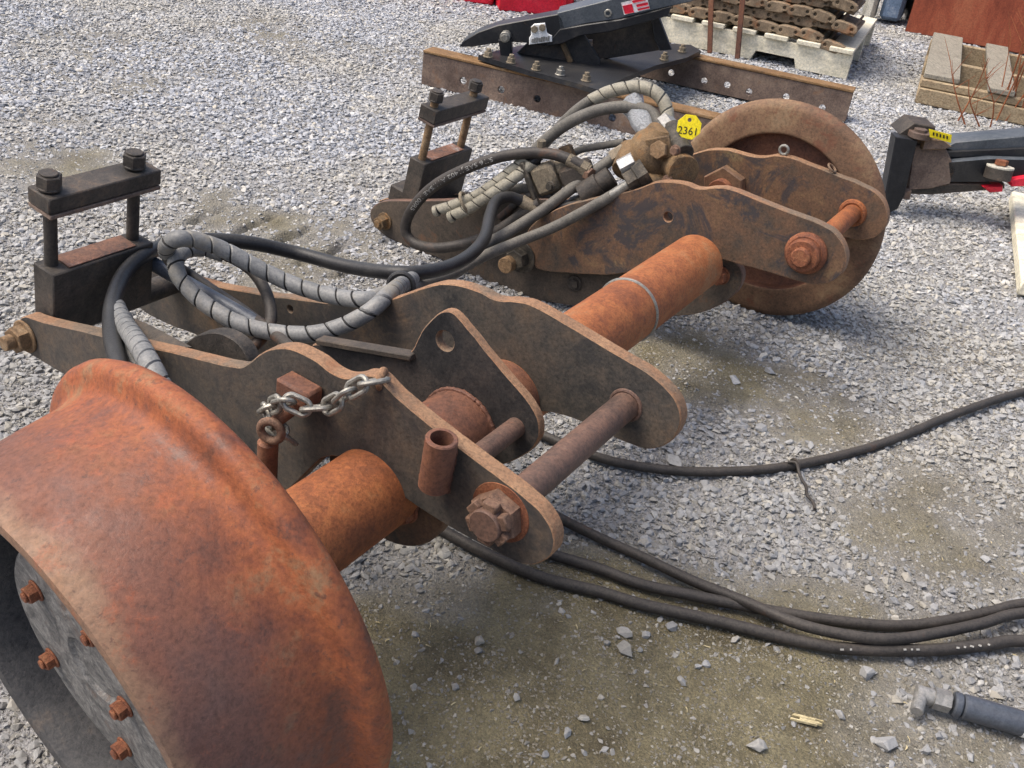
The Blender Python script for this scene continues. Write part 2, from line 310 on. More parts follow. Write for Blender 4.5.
    def build(s, name, mats, parent=None, label=None, cat=None, group=None, kind=None, base=False):
        me = bpy.data.meshes.new(name); vs = np.array([tuple(x) for x in s.v])
        c = (vs.min(0) + vs.max(0)) / 2
        if base: c[2] = vs[:, 2].min()
        me.from_pydata([tuple(x) for x in (vs - c)], [], s.f)
        for k in ([mats] if isinstance(mats, str) else mats): me.materials.append(MATS[k])
        me.polygons.foreach_set('material_index', s.m); me.polygons.foreach_set('use_smooth', s.s)
        try: me.set_sharp_from_angle(angle=R(38))
        except Exception: pass
        bm = bmesh.new(); bm.from_mesh(me); bmesh.ops.recalc_face_normals(bm, faces=bm.faces); bm.to_mesh(me); bm.free()
        me.update()
        o = bpy.data.objects.new(name, me); COL.objects.link(o)
        return place(o, V(c), parent, label, cat, group, kind)
WORLD = {}
def place(o, wloc, parent=None, label=None, cat=None, group=None, kind=None):
    WORLD[o.name] = V(wloc)
    if parent is not None:
        o.parent = parent; o.location = V(wloc) - WORLD[parent.name]
    else: o.location = wloc
    if label: o['label'] = label
    if cat: o['category'] = cat
    if group: o['group'] = group
    if kind: o['kind'] = kind
    return o
def thing(name, loc, label, cat, group=None):
    o = bpy.data.objects.new(name, None); o.empty_display_size = .05; COL.objects.link(o)
    return place(o, V(loc), None, label, cat, group)

def smooth_path(pts, step=.004):
    """Catmull-Rom through points, evenly resampled"""
    P = [pts[0] * 2 - pts[1]] + list(pts) + [pts[-1] * 2 - pts[-2]]; out = []
    for i in range(1, len(P) - 2):
        p0, p1, p2, p3 = P[i - 1:i + 3]
        for k in range(24):
            t = k / 24; out.append(.5 * ((2 * p1) + (p2 - p0) * t + (2 * p0 - 5 * p1 + 4 * p2 - p3) * t * t + (3 * p1 - p0 - 3 * p2 + p3) * t ** 3))
    out.append(pts[-1]); res = [out[0]]; acc = 0
    for a, b in zip(out, out[1:]):
        d = (b - a).length
        while d > 0 and acc + d >= step:
            t = (step - acc) / d; a = a + (b - a) * t; res.append(a); d = (b - a).length; acc = 0
        acc += d
    return res
def chaikin(q, it=2):
    for _ in range(it):
        o = []
        for i in range(len(q)):
            a, b = V(q[i]), V(q[(i + 1) % len(q)]); o += [tuple(a * .75 + b * .25), tuple(a * .25 + b * .75)]
        q = o
    return q
def circle2(c, r, n=20): return [(c[0] + r * math.cos(2 * math.pi * k / n), c[1] + r * math.sin(2 * math.pi * k / n)) for k in range(n)]

def spiral(pts, r, pitch, name, mats, parent, n=20):
    """spiral-cut guard: rings sheared along the helix so each turn ends in a dark gap"""
    per = 14; ds = pitch / per
    path = smooth_path(pts, ds); m = len(path); fr = []; e1 = None
    for i in range(m):
        T = (path[min(i + 1, m - 1)] - path[max(i - 1, 0)]).normalized()
        e1 = T.orthogonal().normalized() if e1 is None else (e1 - T * e1.dot(T)).normalized(); fr.append((e1, T.cross(e1)))
    b = MB(); vs = []; fs = []; ms = []
    for i in range(m - per - 1):
        ph = i % per
        rr = r * (.84 if ph == 0 else (.985 if ph == 1 else 1.0 + .02 * math.sin(math.pi * ph / per)))
        for k in range(n + 1):
            x = i + per * k / n; j = int(x); t = x - j; j2 = min(j + 1, m - 1)
            c = path[j].lerp(path[j2], t); a = 2 * math.pi * k / n; E = fr[j]
            vs.append(c + (E[0] * math.cos(a) + E[1] * math.sin(a)) * rr)
    q = n + 1; rows = m - per - 1
    for i in range(rows - 1):
        for k in range(n):
            fs.append((i * q + k, i * q + k + 1, (i + 1) * q + k + 1, (i + 1) * q + k)); ms.append(1 if (i % per) == 0 else 0)
    b.add(vs, fs, ms, True)
    return b.build(name, mats, parent)

def text_mesh(txt, size):
    cu = bpy.data.curves.new('t', 'FONT'); cu.body = txt; cu.size = size; cu.align_x = 'CENTER'; cu.align_y = 'CENTER'; cu.resolution_u = 3
    o = bpy.data.objects.new('t', cu); COL.objects.link(o); bpy.context.view_layer.update()
    me = bpy.data.meshes.new_from_object(o.evaluated_get(bpy.context.evaluated_depsgraph_get()))
    vs = [v.co.copy() for v in me.vertices]; fs = [list(p.vertices) for p in me.polygons]
    bpy.data.objects.remove(o); bpy.data.curves.remove(cu); bpy.data.meshes.remove(me)
    return vs, fs

# ================================================================== GROUND
MUD = [((600, 690), .26, 1), ((420, 720), .2, 1), ((820, 735), .24, .9), ((1000, 720), .2, .55), ((700, 370), .16, .95), ((790, 400), .17, .8), ((960, 520), .24, .45), ((1010, 450), .14, .3),
       ((290, 245), .24, .62), ((210, 215), .18, .5), ((70, 170), .22, .55), ((20, 130), .18, .45), ((330, 40), .5, .4), ((110, 55), .4, .45), ((880, 15), .6, .35), ((480, 640), .1, .6)]
MUDW = [(G(p).x, G(p).y, r, k) for p, r, k in MUD]
def mud(x, y):
    m = 0
    for cx, cy, r, k in MUDW:
        d = math.hypot(x - cx, y - cy) / r
        if d < 1.7: m = max(m, k * min(1, max(0, (1.45 - d) / .75)))
    m += .38 * noise.noise(V((x * 2.3, y * 2.3, 3.1))) + .28 * noise.noise(V((x * 7, y * 7, 9.1))) + .22 * noise.noise(V((x * 19, y * 19, 5.3))) - .1
    m = .5 + (m - .5) * 1.5
    return min(1, max(0, m))
RUTS = [(G(a), G(b)) for a, b in (((188, 226), (236, 204)), ((226, 238), (276, 215)), ((262, 249), (314, 226)), ((298, 263), (350, 243)), ((324, 279), (376, 262)))]
def gz(x, y):
    z = .010 * noise.noise(V((x * 1.7, y * 1.7, 0))) + .005 * noise.noise(V((x * 6, y * 6, 5))) - .004
    if y < 6 and -3 < x < 4:
        z += .0035 * noise.noise(V((x * 22, y * 22, 1.5)))
        if -1.6 < x < .2 and 1.2 < y < 3.2:                         # tyre lug prints pressed in the soft patch
            for a_, b_ in RUTS:
                d_ = b_ - a_; L_ = d_.length; t_ = max(0, min(1, ((x - a_.x) * d_.x + (y - a_.y) * d_.y) / (L_ * L_)))
                ds_ = math.hypot(x - a_.x - d_.x * t_, y - a_.y - d_.y * t_) + .012 * noise.noise(V((x * 25, y * 25, 8)))
                if ds_ < .06: z += (-.02 * math.exp(-(ds_ / .010) ** 4) + .004 * math.exp(-((ds_ - .026) / .01) ** 2)) * max(0, min(1, .75 + 1.4 * noise.noise(V((x * 16, y * 16, 4))) )) * min(1, 6 * min(t_, 1 - t_) + .2)
    return z
def axis_pts(lo, hi, st, far):
    c = list(np.arange(lo, hi + 1e-6, st)); g = []; x, d = hi, st
    while x < far: d *= 1.35; x += d; g.append(x)
    l = []; x, d = lo, st
    while x > -far: d *= 1.35; x -= d; l.append(x)
    return l[::-1] + c + g
xs = axis_pts(-2.4, 3.4, .022, 300); ys = axis_pts(.2, 5.4, .022, 300)
rx = [q.x for r in RUTS for q in r]; ry = [q.y for r in RUTS for q in r]
def refine(l, lo, hi):
    o = [l[0]]
    for a, b in zip(l, l[1:]):
        if lo - .05 < a < hi + .05: o += [a + (b - a) / 3, a + (b - a) * 2 / 3]
        o.append(b)
    return o
xs = refine(xs, min(rx), max(rx)); ys = refine(ys, min(ry), max(ry))
nx, ny = len(xs), len(ys)
gv = [(x, y, gz(x, y)) for y in ys for x in xs]
gf = [(j * nx + i, j * nx + i + 1, (j + 1) * nx + i + 1, (j + 1) * nx + i) for j in range(ny - 1) for i in range(nx - 1)]
me = bpy.data.meshes.new('ground'); me.from_pydata(gv, [], gf); me.polygons.foreach_set('use_smooth', [True] * len(gf))
at = me.attributes.new('mud', 'FLOAT', 'POINT'); at.data.foreach_set('value', [mud(x, y) if (-4 < x < 6 and y < 9) else .3 for y in ys for x in xs])
m, nt, p = newmat('ground_mud'); g = geo(nt)
an = nt.nodes.new('ShaderNodeAttribute'); an.attribute_name = 'mud'
n1 = tex(nt, 'ShaderNodeTexNoise', 5, 8, .65, g); n2 = tex(nt, 'ShaderNodeTexNoise', 60, 8, .75, g)
n4 = tex(nt, 'ShaderNodeTexNoise', 17, 7, .7, g); n5 = tex(nt, 'ShaderNodeTexNoise', 320, 4, .75, g)
cm = ramp(nt, [(.35, (.12, .098, .053)), (.5, (.168, .142, .08)), (.65, (.212, .184, .108))], n1.outputs[0])
cm = mixc(nt, cm, ramp(nt, [(.36, (.62, .6, .56)), (.5, (1, 1, 1)), (.64, (1.25, 1.25, 1.22))], n4.outputs[0]), .8, 'MULTIPLY')
cm = mixc(nt, cm, ramp(nt, [(.36, (.65, .65, .65)), (.5, (1, 1, 1)), (.64, (1.35, 1.35, 1.35))], n5.outputs[0]), .8, 'MULTIPLY')
cg = ramp(nt, [(.3, (.11, .105, .10)), (.55, (.18, .172, .16)), (.75, (.25, .24, .22))], n2.outputs[0])
vo = tex(nt, 'ShaderNodeTexVoronoi', 75, coord=g); vo2 = tex(nt, 'ShaderNodeTexVoronoi', 190, coord=g)
cv = ramp(nt, [(0, (.16, .16, .165)), (.5, (.3, .3, .31)), (1, (.44, .43, .42))], vo.outputs['Color'])
cg = mixc(nt, cg, cv, .55)
c = mixc(nt, cg, cm, an.outputs['Fac'])
pk = ramp(nt, [(0, (.40, .37, .30)), (.12, (.30, .27, .21)), (.2, (0, 0, 0))], vo2.outputs['Distance'])
pm = ramp(nt, [(.08, (.5, .5, .5)), (.22, (0, 0, 0))], vo2.outputs['Distance'])
n3 = tex(nt, 'ShaderNodeTexNoise', 40, 3, .6, g); pmm = ramp(nt, [(.52, (0, 0, 0)), (.6, (1, 1, 1))], n3.outputs[0])
mm = nt.nodes.new('ShaderNodeMath'); mm.operation = 'MULTIPLY'; nt.links.new(pm, mm.inputs[0]); nt.links.new(pmm, mm.inputs[1])
c = mixc(nt, c, (.34, .31, .25), mm.outputs[0])
f2 = ramp(nt, [(.25, (.6, .6, .6)), (.5, (1, 1, 1)), (.8, (1.25, 1.25, 1.25))], n2.outputs[0])
c = mixc(nt, c, f2, .8, 'MULTIPLY')
nt.links.new(c, p.inputs['Base Color']); p.inputs['Roughness'].default_value = .78
ad = nt.nodes.new('ShaderNodeMath'); ad.operation = 'SUBTRACT'; nt.links.new(n2.outputs[0], ad.inputs[0]); nt.links.new(vo2.outputs['Distance'], ad.inputs[1])
bump(nt, p, ad.outputs[0], .7, .006)
me.materials.append(m)
ground = bpy.data.objects.new('ground', me); COL.objects.link(ground); ground['kind'] = 'structure'

# ------------------------------------------------------------------ gravel: instanced crushed stones
def stone_mesh(name, seed, flat, mat, npt=13):
    rd = random.Random(seed); bm = bmesh.new()
    sx, sy, sz = rd.uniform(.8, 1.25), rd.uniform(.6, .95), flat * rd.uniform(.75, 1.2)
    for _ in range(npt):
        q = V((rd.gauss(0, 1), rd.gauss(0, 1), rd.gauss(0, 1))).normalized() * rd.uniform(.8, 1.05); bm.verts.new((q.x * sx * .5, q.y * sy * .5, q.z * sz * .5))
    r = bmesh.ops.convex_hull(bm, input=bm.verts)
    bmesh.ops.delete(bm, geom=[e for e in r['geom_interior'] if isinstance(e, bmesh.types.BMVert)], context='VERTS')
    bmesh.ops.recalc_face_normals(bm, faces=bm.faces)
    me = bpy.data.meshes.new(name); bm.to_mesh(me); bm.free(); me.materials.append(MATS[mat]); return me
def scatter(name, label, cat, protos, pts, scl, rot):
    me = bpy.data.meshes.new(name); me.vertices.add(len(pts)); me.vertices.foreach_set('co', np.asarray(pts, 'f').ravel())
    a = me.attributes.new('scl', 'FLOAT_VECTOR', 'POINT'); a.data.foreach_set('vector', np.asarray(scl, 'f').ravel())
    a = me.attributes.new('rot', 'FLOAT_VECTOR', 'POINT'); a.data.foreach_set('vector', np.asarray(rot, 'f').ravel())
    o = bpy.data.objects.new(name, me); COL.objects.link(o); o['kind'] = 'stuff'; o['label'] = label; o['category'] = cat
    ng = bpy.data.node_groups.new(name, 'GeometryNodeTree')
    ng.interface.new_socket('Geometry', in_out='INPUT', socket_type='NodeSocketGeometry'); ng.interface.new_socket('Geometry', in_out='OUTPUT', socket_type='NodeSocketGeometry')
    gi, go = ng.nodes.new('NodeGroupInput'), ng.nodes.new('NodeGroupOutput')
    jn = ng.nodes.new('GeometryNodeJoinGeometry'); ip = ng.nodes.new('GeometryNodeInstanceOnPoints')
    for pm in protos:
        po = bpy.data.objects.new(pm.name, pm); oi = ng.nodes.new('GeometryNodeObjectInfo'); oi.inputs['Object'].default_value = po; oi.inputs['As Instance'].default_value = True
        ng.links.new(oi.outputs['Geometry'], jn.inputs[0])
    for nm, sk_ in (('scl', 'Scale'), ('rot', 'Rotation')):
        na = ng.nodes.new('GeometryNodeInputNamedAttribute'); na.data_type = 'FLOAT_VECTOR'; na.inputs['Name'].default_value = nm
        ng.links.new(na.outputs['Attribute'], ip.inputs[sk_])
    ip.inputs['Pick Instance'].default_value = True
    ng.links.new(gi.outputs[0], ip.inputs['Points']); ng.links.new(jn.outputs[0], ip.inputs['Instance']); ng.links.new(ip.outputs[0], go.inputs[0])
    md = o.modifiers.new('scatter', 'NODES'); md.node_group = ng
    return o
tan_h = .512 + .16
def in_view(x, y, pad):
    q = V((x, y, 0)) - CAM; d = q.dot(fw)
    if d < .2: return False
    px, py = 512 + FPX * q.dot(RT) / d, 384 - FPX * q.dot(UP) / d
    return -pad < px < 1024 + pad and -90 < py < 768 + pad
def sow(dens, y0, y1, smin, smax, mode, pad=170, power=2.0):
    P, S, Q = [], [], []
    xr = (-4.2, 5.4); n = int((xr[1] - xr[0]) * (y1 - y0) * dens)
    X = rng.uniform(*xr, n); Y = rng.uniform(y0, y1, n); U = rng.random((n, 6))
    for x, y, u in zip(X, Y, U):
        if not in_view(x, y, pad): continue
        mu = mud(x, y)
        if mode == 'stone': keep = (1 - mu) ** 1.2 * .97 + .03
        elif mode == 'mud': keep = min(1, mu * 1.4) * (.35 + .65 * (noise.noise(V((x * 9, y * 9, 2))) > -.1))
        else: keep = .12 + .88 * max(0, 1 - mu * 1.25)
        if u[0] > keep: continue
        s = smin + (smax - smin) * u[1] ** power
        if mode == 'stone' and mu > .5: s *= .65
        z = gz(x, y) + s * (.12 if mu < .4 else .02) - (s * .08 if mode == 'mud' else 0)
        P.append((x, y, z)); S.append((s, s * (.8 + .5 * u[5]), s)); Q.append(((u[2] - .5) * 1.1, (u[3] - .5) * 1.1, u[4] * 6.283))
    return P, S, Q
def cat3(*a): return [sum((list(t[i]) for t in a), []) for i in range(3)]
st_pro = [stone_mesh('gravel_piece', 100 + k, .5, 'gravel_stone') for k in range(10)]
ch_pro = [stone_mesh('grit_piece', 200 + k, .55, 'grit', 9) for k in range(6)]
P, S, Q = cat3(sow(17000, .3, 2.6, .005, .0205, 'stone', 90, 2.6), sow(11500, 2.6, 4.6, .007, .0225, 'stone', 70, 1.8), sow(5400, 4.6, 8.6, .010, .028, 'stone', 45))
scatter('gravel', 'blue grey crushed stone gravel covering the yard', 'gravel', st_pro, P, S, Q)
P, S, Q = cat3(sow(46000, .3, 2.0, .0025, .0105, 'grit', 100, 2.2), sow(9000, 2.0, 4.2, .004, .011, 'grit', 60))
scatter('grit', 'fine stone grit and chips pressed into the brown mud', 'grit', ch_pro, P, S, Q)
P, S, Q = sow(60000, .3, 2.0, .0016, .0075, 'mud', 80, 2.4)
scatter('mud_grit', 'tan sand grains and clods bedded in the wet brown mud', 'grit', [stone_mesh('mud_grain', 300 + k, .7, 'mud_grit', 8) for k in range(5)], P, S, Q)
def chip_mesh(name, seed):
    rd = random.Random(seed); b = MB(); L = 1; w_ = rd.uniform(.08, .22); bend = rd.uniform(-.15, .15)
    vs = [V((-.5, -w_ / 2, 0)), V((0, -w_ / 2 + bend, .03)), V((.5, -w_ / 4, 0)), V((.5, w_ / 4, .02)), V((0, w_ / 2 + bend, .06)), V((-.5, w_ / 2, .03))]
    vs += [v + V((0, 0, .06)) for v in vs]
    fs = [(0, 1, 4, 5), (1, 2, 3, 4), (11, 10, 7, 6), (10, 9, 8, 7)] + [(i, (i + 1) % 6, 6 + (i + 1) % 6, 6 + i) for i in range(6)]
    me = bpy.data.meshes.new(name); me.from_pydata([tuple(v) for v in vs], [], fs); me.materials.append(MATS['straw']); return me
P, S, Q = [], [], []
for _ in range(700):
    x, y = rng.uniform(-.5, 1.2), rng.uniform(.45, 2.2)
    if mud(x, y) < .3 or not in_view(x, y, 80): continue
    s = rng.uniform(.003, .009); P.append((x, y, gz(x, y) + .0015)); S.append((s, s, s)); Q.append((rng.uniform(-.3, .3), rng.uniform(-.3, .3), rng.uniform(0, 6.3)))
scatter('straw_bits', 'tiny pale straw and wood bits strewn over the mud', 'straw', [chip_mesh('straw_bit', k) for k in range(4)], P, S, Q)

# ================================================================== RAIL WHEEL AXLE
axle = thing('rail_wheel_axle', Wp(.5, -.3, -.115), 'rusty rail wheel axle with two flanged steel wheels, side plates and hydraulic hoses', 'rail axle')
UB = -BX                                                  # plate axes: u = -b, v = h, normal = +a
def px_plate(name, pts, a, t, parent=axle, mats=('plate_steel', 'plate_edge'), holes=(), it=2, label=None):
    q = [(-bh(p, a)[0], bh(p, a)[1]) for p in pts]
    q = chaikin(q, it)
    q = [(x + .0011 * noise.noise(V((x * 55, y * 55, a * 9))), y + .0011 * noise.noise(V((x * 55, y * 55, a * 9 + 40)))) for x, y in q]
    hl = [circle2((-bh(c, a)[0], bh(c, a)[1]), r) for c, r in holes]
    return MB().plate(q, UB, ZZ, AX, ORG + AX * a, t, hl).build(name, mats, parent, label)

# near outer plate
px_plate('side_plate', [(15, 330), (22, 314), (38, 321), (70, 328), (110, 338), (150, 347), (200, 359), (238, 368.5), (246, 366), (255, 357), (267, 350), (282, 347), (298, 351), (315, 360), (329, 371), (341, 378), (353, 378), (364, 374), (376, 376), (390, 391), (423, 420), (469, 455), (511, 486), (538, 508), (552, 527), (556, 548), (546, 562), (525, 567), (498, 554), (448, 527), (398, 494), (370, 474), (344, 459), (330, 455), (318, 461), (303, 476), (290, 490), (265, 500), (200, 455), (120, 405), (62, 374), (36, 358), (18, 348)], 0, .02, it=2)
# near inner plate
px_plate('side_plate', [(128, 262), (150, 266), (208, 285), (263, 295), (300, 300), (340, 304), (375, 303), (400, 297), (423, 287), (451, 283), (478, 290), (497, 302), (517, 300), (537, 307), (568, 325), (619, 356), (650, 373), (674, 396), (683, 418), (676, 439), (656, 450), (634, 447), (588, 424), (545, 409), (510, 420), (470, 440), (430, 430), (380, 400), (300, 372), (240, 352), (195, 335), (150, 317), (130, 300)], .274, .02, holes=[((290, 309), .0055)])
# lug plate on the tube, with the ledge bar running off it
px_plate('lug_plate', [(306, 346), (322, 343), (405, 356), (413, 351), (417, 340), (425, 326), (438, 312), (450, 310), (462, 321), (498, 367), (530, 402), (542, 428), (534, 450), (512, 462), (480, 470), (440, 470), (400, 450), (360, 420)], .17, .013, mats=('dark_plate', 'plate_edge'), holes=[((445, 341), .0125)])
q0, q1 = onA((318, 337), .165), onA((413, 353), .165)
MB().box((q0 + q1) / 2 + AX * .004 - ZZ * .006, (q1 - q0).normalized(), AX, (q1 - q0).normalized().cross(AX), ((q1 - q0).length, .018, .008), .0015).build('ledge_bar', 'arm_brown', axle)
# far inner plate and outer plate
px_plate('side_plate', [(528, 226), (560, 206), (595, 198), (620, 194), (640, 188), (655, 182), (670, 181), (686, 184), (700, 190), (714, 187), (729, 188), (780, 209), (819, 223), (838, 234), (847, 252), (845, 270), (835, 281), (819, 286), (800, 282), (746, 266), (698, 253), (660, 262), (620, 275.5), (580, 274), (537, 271), (533, 262), (524, 244)], .939, .02, mats=('plate_steel_rusty', 'plate_edge'), holes=[((668, 217), .009)])
px_plate('side_plate', [(640, 215), (660, 180), (675, 164), (688, 156), (706, 150), (726, 149), (746, 155), (760, 158), (783, 154), (826, 171), (870, 188), (884, 200), (889, 218), (882, 234), (866, 241), (846, 238), (790, 222), (740, 222), (690, 230), (650, 235)], 1.213, .02, mats=('plate_steel_rusty', 'plate_edge'))
# far swing arm, dark, low
px_plate('arm_plate', [(369, 213), (374, 205), (385, 200), (420, 201), (470, 199), (520, 198), (560, 200), (620, 215), (700, 245), (738, 262), (744, 276), (738, 292), (720, 306), (692, 316), (660, 316), (620, 310), (560, 305), (500, 292), (450, 262), (405, 246), (384, 236), (372, 224)], .965, .018, mats=('arm_brown', 'pin_brown'))
px_plate('arm_plate', [(369, 212), (374, 203), (385, 198), (420, 197), (470, 193), (520, 192), (600, 205), (640, 240), (600, 280), (500, 270), (450, 255), (405, 246), (384, 236), (372, 224)], 1.13, .018, mats=('dark_steel', 'plate_edge'))

# axle tube, weld ring, flange discs
axc = lambda a: Wp(a, -.165, .112)
b = MB(); b.cyl(axc(-.24), axc(.888), .0505, 48, ch=.004); b.cyl(axc(.885), axc(1.0), .02, 32); b.cyl(axc(.99), axc(1.30), .028, 32)
tube_o = b.build('axle_tube', 'rust_orange', axle)
MB().cyl(axc(.021), axc(.2735), .0512, 48).build('axle_sleeve', 'rust_wheel', tube_o)
MB().torus(axc(.62), AX, .0508, .0028, 48, 8).build('weld_ring', 'zinc', tube_o)
for a in (.027,):
    MB().lathe(axc(a), AX, [(.052, 0), (.083, 0), (.085, .002), (.085, .018), (.083, .02), (.052, .02)], 40).build('flange_disc', 'plate_steel_rusty', tube_o)
def bolt(p, axis, r, h, mat, parent, washer=0, stud=0, name='bolt'):
    b = MB(); z = 0
    if washer: b.cyl(p, p + axis * .004, washer, 24); z = .004
    b.hexa(p + axis * z, axis, r, h)
    if stud: b.cyl(p + axis * (z + h), p + axis * (z + h + stud), r * .55, 18)
    return b.build(name, mat, parent)
bolt(onA((406, 508), .022), -AX, .0155, .012, 'rust_bolt', axle, .018)
bolt(onA((721, 275), .965), -AX, .015, .016, 'rust_bolt', axle, .018)
bolt(onA((575, 283), .965), -AX, .0115, .006, 'dark_steel', axle, .017)
bolt(onA((26, 336), 0), -AX, .019, .016, 'bolt_tan', axle, .024, .014, 'pivot_bolt')
bolt(onA((385, 221), .965), -AX, .0155, .02, 'valve_cast', axle, .02, .006, 'pivot_bolt')
bolt(onA((521, 257), .939), -AX, .022, .022, 'grease_black', axle, .034, 0, 'pivot_bolt')
p = onA((514, 261), .93); MB().cyl(p + AX * .0, p - AX * .035, .0165, 24).build('pin_end', 'bolt_tan', axle)

# cross pins
pin_n = Wp(0, 0, .17)
b = MB(); b.cyl(Wp(-.030, 0, .17), Wp(.33, 0, .17), .0178, 32); pin1 = b.build('cross_pin', 'pin_brown', axle)
b = MB(); b.hexa(Wp(-.001, 0, .17), -AX, .0285, .015, hole=.0155)
nut = b.build('nut', 'bolt_brown', pin1)
for k in range(6):                                         # castle crown
    an_ = k * math.pi / 3 + .5; e = BX * math.cos(an_) + ZZ * math.sin(an_); e2 = AX.cross(e)
    MB().box(Wp(-.0205, 0, .17) + e * .0205, e, e2, AX, (.0095, .0165, .0105), .0015).build('castle_tooth', 'bolt_brown', pin1)
MB().lathe(Wp(.0, 0, .17), -AX, [(.016, .0008), (.0335, .0008), (.0345, -.001)], 40).build('washer', 'rust_bolt', pin1)
b = MB(); b.cyl(Wp(.93, .004, .172), Wp(1.235, .004, .172), .0175, 32); pin2 = b.build('cross_pin', 'rust_orange', axle)
b = MB(); b.lathe(Wp(.939, .004, .172), -AX, [(.036, 0), (.0365, .006), (.031, .012), (.0285, .012), (.0285, .022), (.026, .025), (.0165, .025), (.0165, .034), (.0145, .036), (1e-5, .036)], 36); b.build('pin_head', 'rust_bolt', pin2)
MB().torus(Wp(1.213, .004, .172), AX, .021, .006, 32, 8).build('weld_bead', 'rust_orange', pin2)
p = onA((516, 427), .17); b = MB(); b.cyl(p - AX * .16, p + AX * .01, .0125, 24); b.build('small_pin', 'pin_brown', axle)
MB().torus(Wp(.274, 0, .17), AX, .0195, .0028, 32, 8).build('weld_bead', 'pin_brown', axle)

# pipe stub, stop block on the near plate
p1, p0 = onA((442, 438), -.019), onA((434, 486), -.016)
MB().cyl(p0, p1, .0165, 32, hollow=.0118).build('pipe_stub', 'rust_wheel', axle)
q0, q1 = onA((291, 377), -.001), onA((323, 395), -.001); e = (q1 - q0).normalized()
MB().box((q0 + q1) / 2 - AX * .012, e, AX, e.cross(AX), ((q1 - q0).length, .026, .021), .003).build('stop_block', 'rust_wheel', axle)
p = onA((382, 379), .008); MB().torus(p, (AX * .3 + BX * .7).normalized(), .0085, .0045, 24, 10).build('chain_eye', 'plate_edge', axle)
# hexagonal flange between the far plates, little rings on the far outer plate
c_ = onA((722, 190), 1.19); b = MB(); b.hexa(c_ + AX * .02, -AX, .047, .02, 8); b.build('hex_flange', 'rust_flange', axle)
b = MB(); b.cyl(c_, c_ - AX * .02, .024, 28, hollow=.015); b.build('bushing', 'rust_bolt', axle)
MB().torus(onA((784, 150), 1.22), AX, .0085, .003, 20, 8).build('lashing_ring', 'zinc', axle)
MB().torus(onA((832, 168), 1.22), (ZZ * .7 + BX * .5).normalized(), .0095, .0022, 20, 8).build('lashing_ring', 'plate_edge', axle)

def weld(pts, r, parent, mat='rust_bolt', name='weld_bead'):
    P = smooth_path(pts, .0025); n = len(P)
    return MB().tube([p + V((random.uniform(-1, 1), random.uniform(-1, 1), random.uniform(-1, 1))) * r * .12 for p in P], [r * (.8 + .32 * abs(math.sin(i * (.7 + .3 * noise.noise(V((i * .13, 0, 0)))))) + random.uniform(-.08, .08)) for i in range(n)], 8).build(name, mat, parent)
def arc(a, r, t0, t1, n=14): return [axc(a) + (BX * math.cos(R(t0 + (t1 - t0) * k / n)) + ZZ * math.sin(R(t0 + (t1 - t0) * k / n))) * r for k in range(n + 1)]
weld(arc(.168, .0520, -40, 200), .003, tube_o, 'rust_wheel')
weld(arc(.296, .0508, 0, 180), .003, tube_o, 'rust_bolt')
for dx in (-.0165, .0165): weld([onA((442, 443), -.002) + BX * dx, onA((438, 465), -.002) + BX * dx, onA((434, 486), -.002) + BX * dx], .0032, axle, 'rust_wheel')
weld([onA((284, 383), -.001), onA((300, 392), -.001), onA((317, 402), -.001)], .003, axle, 'rust_wheel')
# wheels
nw = (AX + BX * .107 + ZZ * .121).normalized(); cw = Wp(-.228, -.168, .124)
wheel_mat('rust_tread', cw, -nw)
prof = [(.15, -.012), (.205, -.018), (.222, -.015), (.2305, -.010), (.235, -.003), (.2348, .005), (.2320, .010), (.2255, .0132), (.2180, .0155), (.2125, .0195), (.2095, .0275), (.2086, .038), (.2078, .05), (.2065, .075), (.2030, .105), (.1965, .133), (.1935, .1435), (.1915, .147), (.184, .1485), (.176, .146), (.173, .14), (.170, .12), (.168, .055), (.13, .05), (.05, .05)]
wn = MB().lathe(cw, -nw, prof, 128, [0] * 18 + [1] * 6).build('wheel', ('rust_tread', 'wheel_inside'), axle, 'wide rust orange wheel tread with rolled flange')
hub = MB().lathe(cw, -nw, [(1e-5, .114), (.03, .114), (.034, .118), (.112, .118), (.117, .114), (.118, .05)], 64).build('hub_disc', 'hub_grey', wn)
h1 = (AX.cross(ZZ) - nw * AX.cross(ZZ).dot(nw)).normalized(); h2 = nw.cross(h1)
for an_, rb in ((R(-139), .082), (R(148), .092), (R(74), .088), (R(2), .05), (R(-65), .09)):
    q = cw - nw * .118 + (h1 * math.cos(an_) + h2 * math.sin(an_)) * rb
    bb = MB(); bb.cyl(q, q - nw * .002, .0105, 18); bb.hexa(q - nw * .002, -nw, .0085, .008); bb.cyl(q - nw * .01, q - nw * .013, .005, 12); bb.build('bolt', 'rust_bolt', wn)
MB().lathe(cw, nw, [(.049, -.05), (.12, -.04), (.15, .008), (.15, .012), (.1, .01), (.06, .03), (.0505, .04)], 64).build('wheel_web', 'rust_wheel', wn)
cf = Wp(1.255, -.1625, .107)
prof = [(.05, .022), (.155, .026), (.1595, .024), (.1605, .006), (.1615, .003), (.163, .0016), (.166, .0012), (.17, .0013), (.2, .0035), (.209, .0045), (.2125, .0055), (.219, .0085), (.2235, .0135), (.226, .02), (.221, .028), (.209, .036), (.2, .048), (.196, .06), (.186, .14), (.18, .148), (.17, .146), (.165, .06), (.05, .06)]
wf = MB().lathe(cf, AX, prof, 128, [1] * 4 + [0] * 18).build('wheel', ('rust_flange', 'rust_wheel'), axle, 'flat inner face of the flanged wheel with dished centre')
MB().cyl(axc(1.25), axc(1.33), .07, 40).build('hub', 'rust_wheel', wf)

